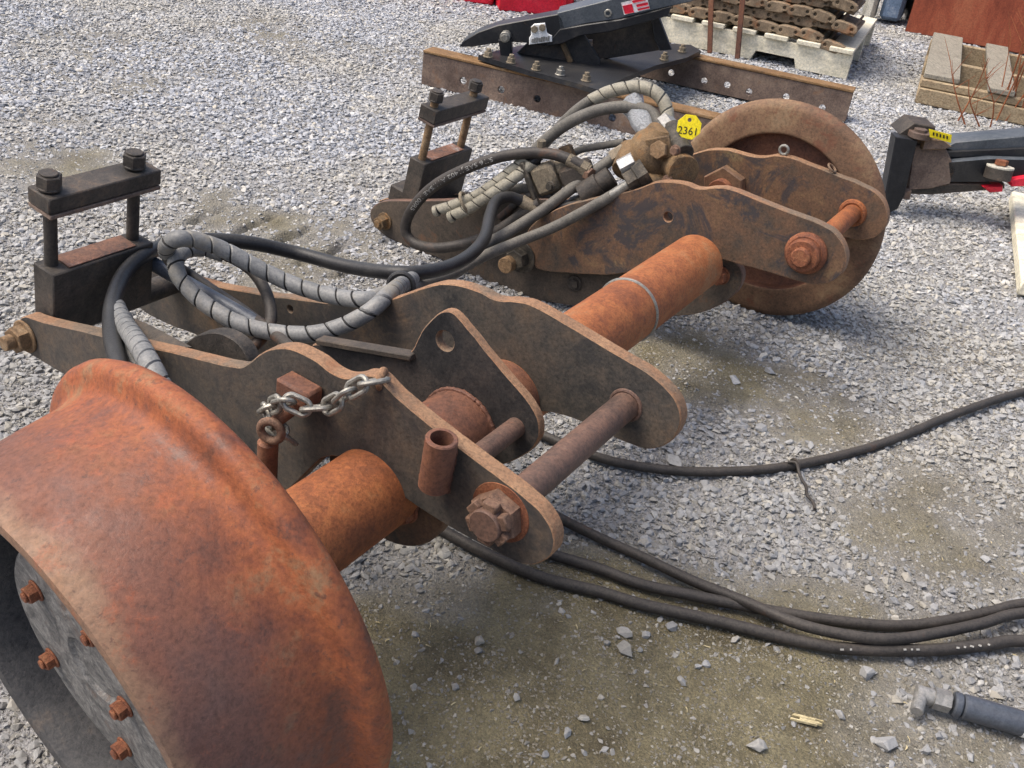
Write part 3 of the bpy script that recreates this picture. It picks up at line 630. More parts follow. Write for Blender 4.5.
# clamp blocks
def solve_len(P, xt):
    L = .1
    for _ in range(30):
        q = P + AX * L - CAM; x = 512 + FPX * q.dot(RT) / q.dot(fw); L += (xt - x) * .0006
    return L
def clamp(ftl, fbl, ltb, barf, bart, barb, a0, xb, xr, dpt, mats, tl, nk=.002):
    """block and bar with two long bolts; long axis = axle direction, faces from traced corners"""
    P = lambda p: onA(p, a0)
    up = (P(ftl) - P(fbl)).normalized(); bk = P(ltb) - P(ftl); bk = (bk - up * bk.dot(up)).normalized()   # away from camera
    hB = (P(ftl) - P(fbl)).length * tl; La = solve_len(P(ftl), xb); Lb = solve_len(P(barf), xr)
    base = P(ftl) + AX * (La / 2) + bk * (dpt / 2) - up * (hB / 2)
    blk = MB().box(base, AX, bk, up, (La, dpt, hB), .0018).build('clamp_block', mats[0], axle)
    topc = P(ftl) + AX * (La / 2) + bk * (dpt / 2) + up * .0015
    MB().box(topc, AX, bk, up, (La * .66, dpt * .8, .0016), .0002).build('wear_pad', 'rusty_top', blk)
    bt = P(barf); hb = (P(barf) - P(barb)).length
    d2 = dpt * 1.04
    bc = bt + AX * (Lb / 2) + bk * (d2 / 2) - up * (hb / 2)
    bar = MB().box(bc, AX, bk, up, (Lb, d2, hb), .0018).build('clamp_bar', mats[0], axle)
    MB().box(bc - up * (hb / 2 + .004), AX, bk, up, (Lb * .99, d2 * 1.03, .006), .001).build('shim_plate', 'rust_beam', bar)
    for k in (-1, 1):
        q = topc + AX * (k * La * .40); q = q + up * ((bc - q).dot(up)) + bk * ((bc - q).dot(bk)); bl = MB(); top = q + up * (hb / 2); bot = q - up * ((q - topc).dot(up) + .01)
        bl.cyl(bot, top + up * (nk + .006), .0088, 20); bo = bl.build('clamp_bolt', mats[1], bar)
        bl = MB(); top = top + up * nk; bl.cyl(top, top + up * .004, .0155, 24); bl.hexa(top + up * .004, up, .0162, .016); bl.cyl(top + up * .02, top + up * .023, .0115, 20); bl.build('bolt_head', mats[0], bo)
    return blk, up, bk, base
cl1 = clamp((53, 276), (54, 317), (35, 259), (49, 200), (31, 182), (51, 217), .025, 154, 162, .042, ('dark_steel', 'dark_steel'), 1.6)
cl2 = clamp((425, 165), (417, 200), (411, 154), (437, 112), (422, 99), (436, 126), .985, 473, 490, .042, ('dark_steel', 'bolt_tan'), 1.4, .012)
MB().box(onA((403, 196), 1.0) + AX * .06, AX, cl2[2], cl2[1], (.15, .06, .04), .004).build('clamp_foot', 'dark_steel', axle)
# cylinder, cross plates inside the near arm
c0, c1 = onA((178, 268), .16), onA((300, 352), .16)
b = MB(); b.cyl(onA((150, 262), .2), onA((262, 326), .2), .011, 24); b.build('cylinder_rod', 'slate_metal', axle)
px_plate('gusset_plate', [(172, 362), (180, 348), (196, 335), (215, 331), (233, 338), (248, 355), (252, 380), (190, 385)], .05, .02, mats=('dark_steel', 'dark_steel'))
q = [onA((120, 312), .05), onA((150, 325), .05), onA((192, 347), .03), onA((150, 348), .022), onA((118, 340), .022)]
b = MB(); top = q; n = ((q[1] - q[0]).cross(q[4] - q[0])).normalized(); n = n if n.z > 0 else -n
b.add(top + [x - n * .012 for x in top], [(0, 1, 2, 3, 4), (9, 8, 7, 6, 5)] + [(i, (i + 1) % 5, 5 + (i + 1) % 5, 5 + i) for i in range(5)]); b.build('web_plate', 'dark_steel', axle)
for a_, p in ((.12, (40, 330)),):                         # shaft joining the two near arm plates at their ends
    b = MB(); b.cyl(onA((30, 336), .02), onA((30, 336), .02) + AX * .26, .018, 24); b.build('pivot_shaft', 'dark_steel', axle)
b = MB(); b.cyl(onA((386, 221), .985), onA((386, 221), .985) + AX * .15, .02, 24); b.build('pivot_shaft', 'dark_steel', axle)

# hoses on the axle
def pts3(l): return [onA((x, y), a) for x, y, a in l]
def hose(l, r, mat, step=.005, name='hose', parent=axle, n=14):
    pth = smooth_path(pts3(l), step); return MB().tube(pth, r, n).build(name, mat, parent), pth
def fitting(p0, p1, r, mat, parent, hexr=None, name='hose_fitting'):
    d = (p1 - p0); b = MB(); b.cyl(p0, p1, r, 20)
    if hexr: b.hexa(p0 + d * .62, d.normalized(), hexr, d.length * .3)
    return b.build(name, mat, parent)
h_black, _ = hose([(128, 392, -.07), (119, 364, -.045), (112, 335, .0), (113, 303, .06), (124, 275, .12), (143, 256, .17), (168, 245, .24), (205, 240, .31), (250, 243, .37), (300, 254, .43), (350, 267, .44), (400, 273, .44), (437, 270, .5), (466, 258, .6), (484, 239, .72), (490, 216, .82), (496, 202, .88), (508, 197, .92), (522, 201, .945)], .0115, 'rubber_black')
fitting(onA((521, 200), .945), onA((540, 212), .96), .0125, 'tan_grime', h_black, .016)
LOOP = [(404, 282, .38), (390, 293, .29), (370, 311, .245), (342, 326, .225), (310, 334, .2), (272, 332, .18), (238, 323, .16), (208, 306, .15), (188, 288, .145), (177, 272, .145), (177, 258, .155), (187, 250, .18), (205, 249, .21), (228, 256, .23), (250, 269, .24), (263, 286, .235)]
h_loop, _ = hose(LOOP + [(270, 305, .22), (270, 324, .2), (258, 342, .17), (238, 358, .14), (222, 372, .1)], .0085, 'rubber_dusty')
spiral(pts3(LOOP[:-2]), .0115, .0285, 'spiral_wrap', ('spiral_grey', 'gap_dark'), h_loop)
UPR = [(414, 277, .46), (396, 289, .34), (370, 299, .262), (338, 297, .25), (300, 287, .24), (262, 270, .22), (224, 250, .19), (195, 240, .16), (178, 239, .14), (167, 246, .14), (168, 258, .16)]
h_up, _ = hose(UPR + [(176, 266, .19), (190, 275, .22), (215, 292, .22), (245, 312, .21), (275, 335, .18), (300, 356, .12)], .0085, 'rubber_dusty')
spiral(pts3(UPR), .0115, .0285, 'spiral_wrap', ('spiral_grey', 'gap_dark'), h_up)
S3 = [(118, 312, .05), (123, 322, .03), (132, 335, .0), (142, 350, -.03), (153, 370, -.05), (168, 400, -.06)]
h_s, _ = hose(S3, .0095, 'rubber_black')
spiral(pts3([(115, 304, .07)] + S3 + [(187, 435, -.065)]), .0125, .022, 'spiral_wrap', ('spiral_grey', 'gap_dark'), h_s)
S4 = [(124, 318, .07), (119, 330, .035), (127, 350, .0), (146, 385, -.03)]
hose(S4, .012, 'spiral_grey')
# bundle running to the valve
hA, _ = hose([(394, 291, .34), (416, 281, .5), (447, 270, .7), (476, 250, .78), (505, 234, .86), (540, 212, .93), (575, 186, .98), (605, 164, 1.01), (628, 149, 1.03)], .0112, 'rubber_grey')
hB, pB = hose([(400, 291, .36), (424, 284, .5), (453, 274, .68), (480, 258, .76), (515, 243, .85), (552, 228, .91), (585, 211, .925), (613, 195, .94)], .0105, 'rubber_grey')
fitting(onA((606, 199), .938), onA((629, 184), .95), .0095, 'zinc', hB)
hC_l = [(582, 166, .985), (570, 160, .98), (552, 154, .975), (527, 153, .965), (500, 157, .95), (470, 167, .93), (440, 182, .91), (420, 199, .90), (408, 217, .90), (406, 233, .90), (416, 244, .90), (438, 248, .90), (468, 243, .92), (495, 232, .93), (520, 216, .945), (540, 203, .96)]
hC, pC = hose(hC_l, .0112, 'rubber_dusty')
fitting(onA((568, 159), .98), onA((590, 171), .99), .0125, 'tan_grime', hC, .015)
# printed line along the looped hose
tv, tf = text_mesh('5/16 SAE J1402 A11/SAE 100R5', .0125)
mid = int(len(pC) * .36); b = MB(); vs = []
for v in tv:
    x = mid + v.x * 1.35 / .005; j = max(0, min(len(pC) - 2, int(x))); t = x - j
    c = pC[j].lerp(pC[j + 1], t); T = (pC[j + 1] - pC[j]).normalized(); vw = (CAM - c); vw = (vw - T * vw.dot(T)).normalized(); sd_ = vw.cross(T)
    an_ = v.y / .0112; vs.append(c + (vw * math.cos(an_) + sd_ * math.sin(an_)) * .01145)
b.add(vs, tf); b.build('printed_line', 'hose_ink', hC)
hD, _ = hose([(516, 172, .99), (532, 154, 1.0), (548, 138, 1.01), (572, 121, 1.02), (600, 110, 1.04), (628, 107, 1.06), (650, 112, 1.07), (660, 128, 1.06)], .0118, 'rubber_grey')
hE_l = [(530, 160, 1.03), (548, 140, 1.04), (568, 118, 1.05), (588, 102, 1.06), (612, 91, 1.07), (638, 87, 1.08), (656, 93, 1.08), (666, 107, 1.075), (667, 124, 1.06), (659, 140, 1.04)]
hE, _ = hose(hE_l, .0105, 'rubber_grey')
spiral(pts3(hE_l[3:]), .0125, .026, 'spiral_wrap', ('spiral_tan', 'gap_dark'), hE)
for l in ([(436, 211, .905), (455, 205, .915), (478, 195, .93), (500, 180, .95), (520, 164, .97), (536, 152, .98)], [(451, 217, .90), (470, 208, .91), (492, 194, .93), (512, 180, .95), (530, 165, .97), (542, 155, .98)]):
    hh, _ = hose(l, .0085, 'rubber_black'); spiral(pts3(l), .0118, .028, 'spiral_wrap', ('spiral_tan', 'gap_dark'), hh)
    p = pts3(l[:2]); MB().cyl(p[0] - (p[1] - p[0]).normalized() * .004, p[0] + (p[1] - p[0]).normalized() * .006, .0122, 20, hollow=.0085).build('wrap_end', 'spiral_tan', hh)
MB().torus(onA((466, 203), .915), (onA((480, 196), .93) - onA((455, 208), .91)).normalized(), .0225, .0035, 24, 8).build('cable_tie', 'tan_grime', axle)
hose([(494, 192, .98), (515, 189, .985), (540, 189, .99), (560, 192, .99)], .0105, 'rubber_grey')
hose([(500, 218, .955), (515, 205, .965), (530, 196, .975), (555, 196, .985)], .008, 'rubber_dusty')
MB().torus(onA((401, 286), .37), (onA((412, 280), .44) - onA((390, 293), .3)).normalized(), .0185, .004, 24, 8).build('cable_tie', 'rubber_black', axle)

# valve and fittings
vb = MB(); cc = onA((650, 155), 1.03)
ex = (AX * .3 + BX).normalized(); ey = ZZ.cross(ex).normalized()
vb.lathe(cc - ZZ * .055 + BX * .0, (ZZ + BX * .12).normalized(), [(1e-5, 0), (.036, 0), (.043, .008), (.044, .03), (.05, .045), (.05, .07), (.043, .088), (.03, .1), (.024, .112), (1e-5, .114)], 28)
valve = vb.build('valve_body', 'valve_cast', axle)
MB().cyl(onA((636, 150), 1.03), onA((628, 172), .99), .032, 24).build('valve_chamber', 'valve_cast', valve)
MB().box(onA((655, 186), 1.0), ex, ey, ZZ, (.085, .06, .05), .008).build('valve_foot', 'valve_cast', valve)
MB().cyl(onA((672, 160), 1.03), onA((684, 172), .99), .030, 24).build('valve_port', 'valve_cast', valve)
b = MB(); b.hexa(onA((660, 150), .985), (-AX + ZZ * .2).normalized(), .017, .012); b.build('valve_plug', 'bolt_tan', valve)
MB().box(onA((659, 148), .99), (BX + ZZ * .45).normalized(), AX, (ZZ - BX * .45).normalized(), (.05, .008, .04), .004).build('valve_flange', 'valve_cast', valve)
for q in ((640, 172), (668, 180), (676, 150)):
    bolt(onA(q, .975), -AX, .008, .008, 'bolt_brown', valve, .01)
b = MB(); b.cyl(onA((672, 128), 1.05), onA((684, 154), 1.0), .019, 24); b.build('end_cap', 'grease_black', valve)
b = MB(); b.hexa(onA((664, 120), 1.06), (onA((678, 138), 1.03) - onA((664, 120), 1.06)).normalized(), .017, .03); b.build('hex_adapter', 'grey_steel', valve)
b = MB(); b.hexa(onA((634, 160), .97), (onA((612, 172), .95) - onA((634, 160), .97)).normalized(), .0165, .03); b.build('hex_nut', 'bright_steel', valve)
d_ = (onA((620, 188), .945) - onA((648, 170), .975)).normalized()
b = MB(); b.hexa(onA((646, 170), .97), d_, .025, .022); b.hexa(onA((646, 170), .97) + d_ * .022, d_, .021, .02); b.build('hex_elbow', 'grease_black', valve)
b = MB(); b.cyl(onA((612, 176), 1.0), onA((586, 194), .975), .021, 24); b.cyl(onA((600, 184), .985), onA((582, 196), .97), .024, 24); b.cyl(onA((586, 190), .975), onA((588, 206), .97), .013, 18); b.build('pilot_port', 'dark_steel', valve)
br = MB(); e1 = (onA((566, 158), 1.0) - onA((536, 168), .99)).normalized(); e3 = (ZZ - e1 * ZZ.dot(e1)).normalized(); e2 = e3.cross(e1)
br.box(onA((547, 178), .985), e1, e2, e3, (.052, .04, .06), .008); brk = br.build('valve_bracket', 'tan_grime', axle)
MB().box(onA((533, 180), .98), e1, e2, e3, (.012, .05, .085), .003).build('bracket_strap', 'grease_black', brk)
bolt(onA((551, 186), .96), -AX, .0075, .006, 'grease_black', brk, .01)
MB().box(onA((578, 176), 1.0), e1, e2, e3, (.06, .05, .055), .008).build('manifold_block', 'dark_steel', brk)
MB().box(onA((592, 200), 1.0), e1, e2, e3, (.11, .05, .03), .006).build('manifold_base', 'grease_black', brk)
MB().box(onA((567, 153), 1.03), e1, e2, e3, (.028, .02, .03), .004).build('manifold_lug', 'valve_cast', brk)
b = MB(); b.hexa(onA((541, 150), .975), (ZZ - AX * .1).normalized(), .009, .02); b.build('hose_fitting', 'tan_grime', brk)

hose([(540, 214, .955), (560, 207, .96), (585, 203, .965), (602, 198, .97)], .0075, 'rubber_black')
hose([(566, 158, 1.04), (580, 150, 1.05), (600, 146, 1.05), (625, 142, 1.05)], .0075, 'rubber_grey')
hose([(545, 196, 1.0), (560, 205, .995), (580, 208, .99), (600, 205, .985)], .009, 'rubber_dusty')
b = MB(); b.hexa(onA((612, 158), 1.0), (onA((628, 148), 1.02) - onA((606, 162), 1.0)).normalized(), .0145, .03); b.build('hose_fitting', 'tan_grime', valve)
b = MB(); b.hexa(onA((585, 172), .99), (onA((598, 178), .98) - onA((585, 172), .99)).normalized(), .0135, .02); b.build('hose_fitting', 'bolt_brown', valve)
b = MB(); b.cyl(onA((556, 166), 1.0), onA((568, 172), .985), .012, 18); b.build('relief_cap', 'tan_grime', brk)
# ------------------------------------------------------------------ chain, locking pin, tag, plastic
chain = thing('chain', onA((330, 407), -.02) * 1, 'short zinc plated chain hanging on the side plate from a welded eye', 'chain')
cp = pts3([(384, 380, .0), (371, 384, -.012), (357, 384, -.018), (344, 397, -.02), (327, 407, -.022), (306, 409, -.036), (291, 401, -.044), (277, 404, -.04), (266, 409, -.03), (266, 418, -.03), (277, 428, -.036), (284, 436, -.03), (292, 441, -.02), (296, 437, -.014)])
cpath = smooth_path(cp, .0215)
for k in range(len(cpath) - 1):
    a_, b_ = cpath[k], cpath[k + 1]; T = (b_ - a_).normalized(); n0 = (T.cross(AX)).normalized(); n1 = T.cross(n0)
    tw = .5 + (math.pi / 2 if k % 2 else 0) + random.uniform(-.3, .3)
    MB().torus((a_ + b_) / 2, n0 * math.cos(tw) + n1 * math.sin(tw), .0084, .0029, 24, 8, stretch=(T, .0062)).build('link', 'zinc', chain)
pk = thing('locking_pin', onA((266, 470), -.04), 'rusty locking pin with ring eye standing beside the axle tube', 'pin')
pt_ = onA((268, 440), -.04); MB().cyl(pt_ - ZZ * .11 - BX * .004, pt_, .0115, 20, ch=.003).build('shank', 'rust_wheel', pk)
MB().torus(onA((271, 431), -.046), (AX - BX * .35).normalized(), .0122, .0048, 26, 10).build('ring_eye', 'bolt_brown', pk)
MB().cyl(onA((272, 424), -.036), onA((302, 402), -.004), .0075, 16).build('cross_bar', 'rust_wheel', pk)
# octagonal tag
tc = onA((689, 127), 1.02); tu = (RT - UP * .12).normalized(); tn = (CAM - tc).normalized(); tn = (tn - tu * tn.dot(tu)).normalized(); tvv = tn.cross(tu)
tagt = thing('number_tag', tc - ZZ * .03, 'yellow octagonal tag numbered 2361 hanging behind the valve', 'tag')
pr = (tc - CAM).length / FPX
MB().plate([(12.2 * pr * math.cos(R(22.5 + 45 * k)), 12.2 * pr * math.sin(R(22.5 + 45 * k))) for k in range(8)], tu, tvv, tn, tc, .0016, [circle2((-.001, 6.5 * pr), 2 * pr, 12)], .0003).build('tag_face', ('yellow', 'yellow'), tagt)
tv, tf = text_mesh('2361', 10.0 * pr)
MB().add([tc + tu * (v.x - .5 * pr) + tvv * (v.y - 4.0 * pr) + tn * .0022 for v in tv], tf).build('lettering', 'ink', tagt)
MB().tube(smooth_path([tc + tvv * 6.5 * pr + tn * .001, onA((686, 116), 1.03), onA((676, 126), 1.04)], .004), .0012, 6).build('tie_wire', 'dark_steel', tagt)
# clear plastic wrap
b = MB(); c0 = onA((648, 132), 1.05); tpt = onA((631, 102), 1.08); axp = (tpt - c0); 
b.lathe(c0, axp, [(.018, 0), (.023, axp.length * .3), (.02, axp.length * .6), (.026, axp.length), (.024, axp.length), (.018, axp.length * .6), (.021, axp.length * .3), (.016, 0)], 11, 0, False)
b.build('plastic_wrap', 'clear_plastic', None, 'crumpled clear plastic wrapped round a hose end above the valve', 'plastic')
for v_ in bpy.data.objects['plastic_wrap'].data.vertices: v_.co += V((random.uniform(-1, 1), random.uniform(-1, 1), random.uniform(-1, 1))) * .004

# ================================================================== HOSES ON THE GROUND
def ghose(l, r, label, ext=None, lift=None):
    P = []
    for i, p in enumerate(l):
        z = r + .001 + (lift[i] if lift else 0); P.append(G(p, z))
    if ext: P += [V(P[-1]) + V(e) for e in ext]
    pth = smooth_path(P, .008)
    for q in pth: q.z = max(q.z, gz(q.x, q.y) + r * .9)
    return MB().tube(pth, r, 14).build('hydraulic_hose', 'rubber_dusty', None, label, 'hose', 'hoses lying on the ground', base=True)
ghose([(430, 395), (500, 420), (540, 434), (575, 449), (620, 463), (680, 471), (740, 471), (790, 466), (850, 453), (900, 437), (950, 416), (1024, 392)], .0078, 'dusty black hose lying alone on gravel with a wire twisted round it', [(.15, .06, 0), (.4, .12, 0)])
ghose([(500, 480), (540, 506), (565, 521), (600, 538), (640, 556), (693, 581), (746, 602), (799, 624), (852, 636), (895, 639), (937, 633), (980, 624), (1024, 613)], .0076, 'rust stained hose crossing over the other two hoses on the ground', [(.12, .02, 0), (.35, .08, 0)], [0, 0, 0, 0, 0, .002, .008, .014, .016, .014, .012, .01, .006])
ghose([(440, 500), (500, 533), (545, 552), (600, 569), (640, 584), (690, 595), (740, 605), (790, 614), (852, 623), (900, 626), (940, 622), (990, 612), (1024, 604)], .0078, 'dark middle hose sharing a run with two others on the ground', [(.12, .03, 0), (.35, .1, 0)])
ghose([(400, 505), (440, 529), (485, 553), (540, 577), (600, 592), (640, 604), (720, 622), (799, 641), (852, 649), (932, 650), (985, 645), (1024, 641)], .0082, 'black hose with worn white print lying along the brown mud', [(.12, 0, 0), (.35, .03, 0)])
gh = bpy.data.objects['hydraulic_hose.003']
for k, (px_, w_) in enumerate(((842, 5), (851, 3), (905, 4), (912, 3), (918, 5), (958, 4), (965, 3), (972, 5), (980, 4), (989, 3))):
    c0 = G((px_, 649.5 - max(0, px_ - 940) * .1), .0145); e_ = (G((px_ + 10, 649.5), .0145) - c0).normalized(); tw_ = (CAM - c0).normalized()
    c0 = c0 + tw_ * .0035
    MB().box(c0, e_, tw_.cross(e_).normalized(), tw_, (w_ * .001, .0024, .0012), 0).build('print_mark', 'hose_ink', gh)
q = [G((788, 462), .018), G((796, 463), .021), G((799, 472), .017), G((802, 480), .01), G((806, 486), .007), G((807, 495), .008), G((813, 502), .004), G((815, 510), .004)]
wt = MB(); wt.tube(smooth_path(q, .004), [.0026] * 99, 8)
wt.torus(G((795, 465), .011), (G((800, 464)) - G((790, 467))).normalized(), .0098, .0024, 20, 8)
wt.build('wire_tie', 'rubber_dusty', None, 'dark wire twisted round the lone hose on the gravel', 'wire')

b = MB(); c0 = G((806, 720), .004); e_ = (G((826, 724)) - G((790, 715))).normalized(); n_ = ZZ.cross(e_)
for k in range(5): b.box(c0 + e_ * random.uniform(-.006, .006) + n_ * (k - 2) * .0019 + ZZ * (.0005 * (k % 2)), e_, n_, ZZ, (random.uniform(.024, .036), .0022, .004), .0005)
b.build('wood_splinter', 'straw', None, 'pale splintered bit of wood lying on the brown mud', 'wood chip', base=True)
# cylinder rod at the corner
rt = thing('hydraulic_cylinder', G((1000, 728), 0), 'dark slate hydraulic cylinder with grey elbow fitting lying on the mud', 'cylinder')
r_ = .0155; pa, pb = G((962, 706), r_), G((1024, 724), r_); dr = (pb - pa).normalized()
MB().cyl(pa, pa + dr * .45, r_, 32, ch=.002).build('barrel', 'slate_metal', rt)
MB().cyl(pa - dr * .011, pa - dr * .001, r_ * .98, 32, ch=.002).build('gland', 'slate_metal', rt)
MB().cyl(pa + dr * .07, pa + dr * .1, r_ + .0006, 32, ch=.0002).build('white_band', 'white_paint', rt)
b = MB(); b.hexa(pa - dr * .034, dr, .0135, .02); b.build('hex_nut', 'grey_steel', rt)
b = MB(); b.cyl(pa - dr * .055, pa - dr * .033, .0105, 20); pd = (G((912, 728), .01) - (pa - dr * .048)).normalized(); b.cyl(pa - dr * .048, pa - dr * .048 + pd * .03, .008, 18); b.build('elbow', 'grey_steel', rt)

# ================================================================== LOOSE STONES
def stone_thing(p, s, seed, label, mat='gravel_stone', group=None):
    g0 = G(p); me = stone_mesh('stone', seed, .6, mat, 16); o = bpy.data.objects.new('stone', me); COL.objects.link(o)
    dd = (g0 - CAM).length; k = s * dd / FPX
    o.scale = (k, k, k); o.rotation_euler = (random.uniform(-.2, .2), random.uniform(-.2, .2), random.uniform(0, 6.28))
    place(o, g0 + ZZ * (k * .18 + gz(g0.x, g0.y)), None, label, 'stone', group)
stone_thing((627, 652), 26, 41, 'pale angular stone beside a smaller dark stone on the brown mud')
stone_thing((624, 634), 20, 42, 'small dark stone touching a pale angular stone on the mud')
stone_thing((885, 744), 28, 43, 'blocky light grey stone on mud near the cylinder elbow')
stone_thing((868, 673), 20, 44, 'small blue grey stone on mud beside the black hose')
stone_thing((756, 747), 24, 45, 'long flat pale stone lying alone on the mud')
stone_thing((674, 463), 24, 46, 'cream coloured flat stone touching the lone hose')
GRP = 'loose stones scattered on the mud'
for i, (p, s) in enumerate([((672, 627), 16), ((647, 635), 12), ((682, 682), 12), ((583, 723), 13), ((566, 736), 14), ((544, 757), 12), ((516, 700), 12), ((480, 646), 16), ((706, 665), 10), ((697, 668), 10), ((735, 640), 11), ((478, 655), 12), ((640, 650), 9), ((606, 645), 10), ((735, 380), 15), ((700, 415), 12), ((760, 430), 14), ((770, 372), 12), ((840, 715), 12), ((972, 755), 12), ((925, 748), 15), ((1000, 690), 14), ((455, 690), 11), ((415, 640), 10), ((870, 590), 12), ((985, 560), 11)]):
    stone_thing(p, s, 60 + i, 'small grey stone chip lying loose on the brown mud', 'gravel_stone', GRP)

# ================================================================== BACKGROUND
E1 = (G((845, 122)) - G((674, 84))); E1.z = 0; E1.normalize(); E2 = V((-E1.y, E1.x, 0))
def beam(p0, p1, h, name_label, ext0, ext1, holes, tw=.07):
    a, b_ = G(p0), G(p1); e = (b_ - a).normalized(); nrm = V((-e.y, e.x, 0)); a = a - e * ext0; L = (b_ - a).length + ext1
    t = thing('steel_beam', a + e * L / 2, name_label, 'beam')
    hl = [circle2(((onV(q, a, e) - a).dot(e), (onV(q, a, e) - a).z), .0125, 14) for q in holes]
    hl = [c for c in hl if min(x for x, _ in c) > .01 and max(x for x, _ in c) < L - .01 and min(y for _, y in c) > .01 and max(y for _, y in c) < h - .02]
    # web faces the camera (normal -nrm)
    MB().plate([(0, 0), (L, 0), (L, h), (0, h)], e, ZZ, -nrm, a + nrm * .01, .01, hl).build('web', ('rust_beam', 'rust_beam'), t)
    MB().box(a + e * L / 2 + nrm * (tw / 2 - .004) + ZZ * (h + .0055), e, nrm, ZZ, (L, tw, .009), .002).build('top_flange', 'rust_beam_top', t)
    MB().box(a + e * L / 2 + nrm * (tw / 2 + .013) + ZZ * .005, e, nrm, ZZ, (L, tw, .009), .002).build('bottom_flange', 'rust_beam', t)
    return t, a, e, nrm, L
t1, ba, be, bn, bL = beam((421, 84), (634, 136), .105, 'rusty slotted steel beam under the front of the black excavator thumb', 0, .3, [(426, 73), (463, 81), (501, 90), (537, 99), (588, 112), (612, 118)])
t2, fa, fe, fn_, fL = beam((674, 84), (845, 122), .105, 'rusty slotted steel beam with orange top lying before the track pallet', .45, 0, [(671, 73), (704, 81), (727, 85), (749, 92), (786, 97), (822, 108), (846, 113)])

# excavator thumb on the beams
ZB = .116
th = thing('excavator_thumb', G((560, 70), ZB), 'black excavator thumb attachment with red and white sticker bolted on steel beams', 'attachment')
def at_z(l, z): return [G(p, z) for p in l]
q = at_z([(478, 60), (494, 56), (520, 50), (640, 46), (690, 49), (700, 55), (686, 62), (655, 70), (625, 82), (606, 92), (597, 95), (575, 88), (530, 76)], ZB + .004)
b = MB(); n = len(q); b.add(q + [x + ZZ * .016 for x in q], [tuple(range(n))[::-1], tuple(range(n, 2 * n))] + [(i, (i + 1) % n, n + (i + 1) % n, n + i) for i in range(n)]); b.build('base_plate', 'black_paint', th)
for p in ((488, 57), (511, 63), (536, 70), (560, 75), (586, 81), (682, 52), (664, 60)):
    q = G(p, ZB + .02); b = MB(); b.cyl(q, q + ZZ * .004, .017, 20); b.hexa(q + ZZ * .004, ZZ, .0135, .014); b.cyl(q + ZZ * .018, q + ZZ * .028, .008, 14); b.build('bolt', 'tan_grime' if p != (560, 75) else 'zinc', th)
AP = G((540, 66), ZB) ; ad_ = (E1 * .96 + E2 * .28).normalized(); an2 = V((-ad_.y, ad_.x, 0))
def traced(name, l, off, t, mats, parent, holes=()):
    P0 = AP + an2 * off; q = []
    for p in l:
        x = onV(p, P0, ad_) - P0; q.append((x.dot(ad_), x.z))
    return MB().plate(q, ad_, ZZ, -an2, P0 + an2 * t, t, [], .003).build(name, mats, parent)
traced('arm', [(459, 47), (463, 41), (478, 32), (498, 25), (525, 20), (558, 14), (562, 18), (566, 30), (558, 38), (545, 46), (528, 43), (510, 42), (490, 44), (472, 47)], .0, .09, ('black_paint', 'black_paint'), th)
traced('arm_box', [(557, 13), (600, 2), (640, -9), (705, -26), (712, -8), (690, 2), (655, 10), (620, 19), (585, 24), (560, 30)], .0, .13, ('black_paint_lit', 'black_paint_lit'), th)
traced('arm_side', [(560, 29), (585, 24.5), (620, 19.5), (655, 10.5), (672, 6), (668, 16), (640, 24), (610, 32), (580, 36), (562, 44), (545, 46)], -.004, .12, ('black_paint', 'black_paint'), th)
traced('support_leg', [(498, 40), (511, 40), (511, 59), (501, 59)], -.02, .05, ('black_paint', 'black_paint'), th)
traced('gusset', [(511, 58), (530, 41), (560, 40), (582, 32), (600, 60), (598, 74), (560, 72)], .05, .03, ('dark_plate', 'dark_plate'), th)
traced('rear_stay', [(650, 14), (659, 16), (672, 50), (660, 51), (655, 40)], .12, .04, ('black_paint', 'black_paint_lit'), th)
traced('rear_web', [(580, 33), (655, 18), (662, 50), (600, 60)], .16, .02, ('dark_plate', 'dark_plate'), th)
traced('rust_strut', [(559, 42), (564, 42), (573, 62), (568, 64)], .03, .03, ('valve_cast', 'valve_cast'), th)
traced('rust_block', [(575, 42), (592, 42), (592, 54), (575, 56)], .06, .05, ('rust_beam', 'rust_beam'), th)
np_ = traced('name_plate', [(531, 27), (534, 24), (545, 23), (547, 33), (552, 36), (552, 42), (529, 45), (529, 38), (531, 35)], -.014, .008, ('white_paint', 'white_paint'), th)
for k, p in enumerate(((534.5, 29), (542.5, 27.5))):
    q = onV(p, AP - an2 * .014, ad_); b = MB(); b.hexa(q, -an2, .012, .008); b.build('screw', 'tan_grime', np_)
P0 = AP - an2 * .015
for k in range(8):
    q = onV((532.5 + k * 2.3, 40.6 - k * .3), P0, ad_); MB().box(q, ad_, an2, ZZ, (.0065, .003, .016 if k % 3 else .011), 0).build('stamped_mark', 'grey_steel', np_)
q = onV((505, 37), AP - an2 * .03, ad_); b = MB(); b.cyl(q + an2 * .05, q - an2 * .006, .017, 24); b.hexa(q - an2 * .006, -an2, .012, .01); b.build('pin', 'zinc', th)
q = onV((608, 13), AP, ad_); MB().cyl(q + an2 * .02, q - an2 * .006, .0125, 20, hollow=.007).build('grease_port', 'zinc', th)
st_ = traced('sticker', [(621, 3), (647, -3), (650, 9), (624, 15)], -.003, .0025, ('white_paint', 'white_paint'), th)
for l in ([(622.5, 6), (632, 4), (634, 12.2), (625, 14)], [(636, 4.8), (647.5, 2.2), (648.3, 4.6), (637, 7.2)], [(632, .8), (645, -2), (645.6, .2), (633, 3)], [(637.5, 9), (649, 6.4), (649.4, 8), (638, 10.6)]):
    traced('red_print', l, -.0052, .002, ('red_paint', 'red_paint'), st_)

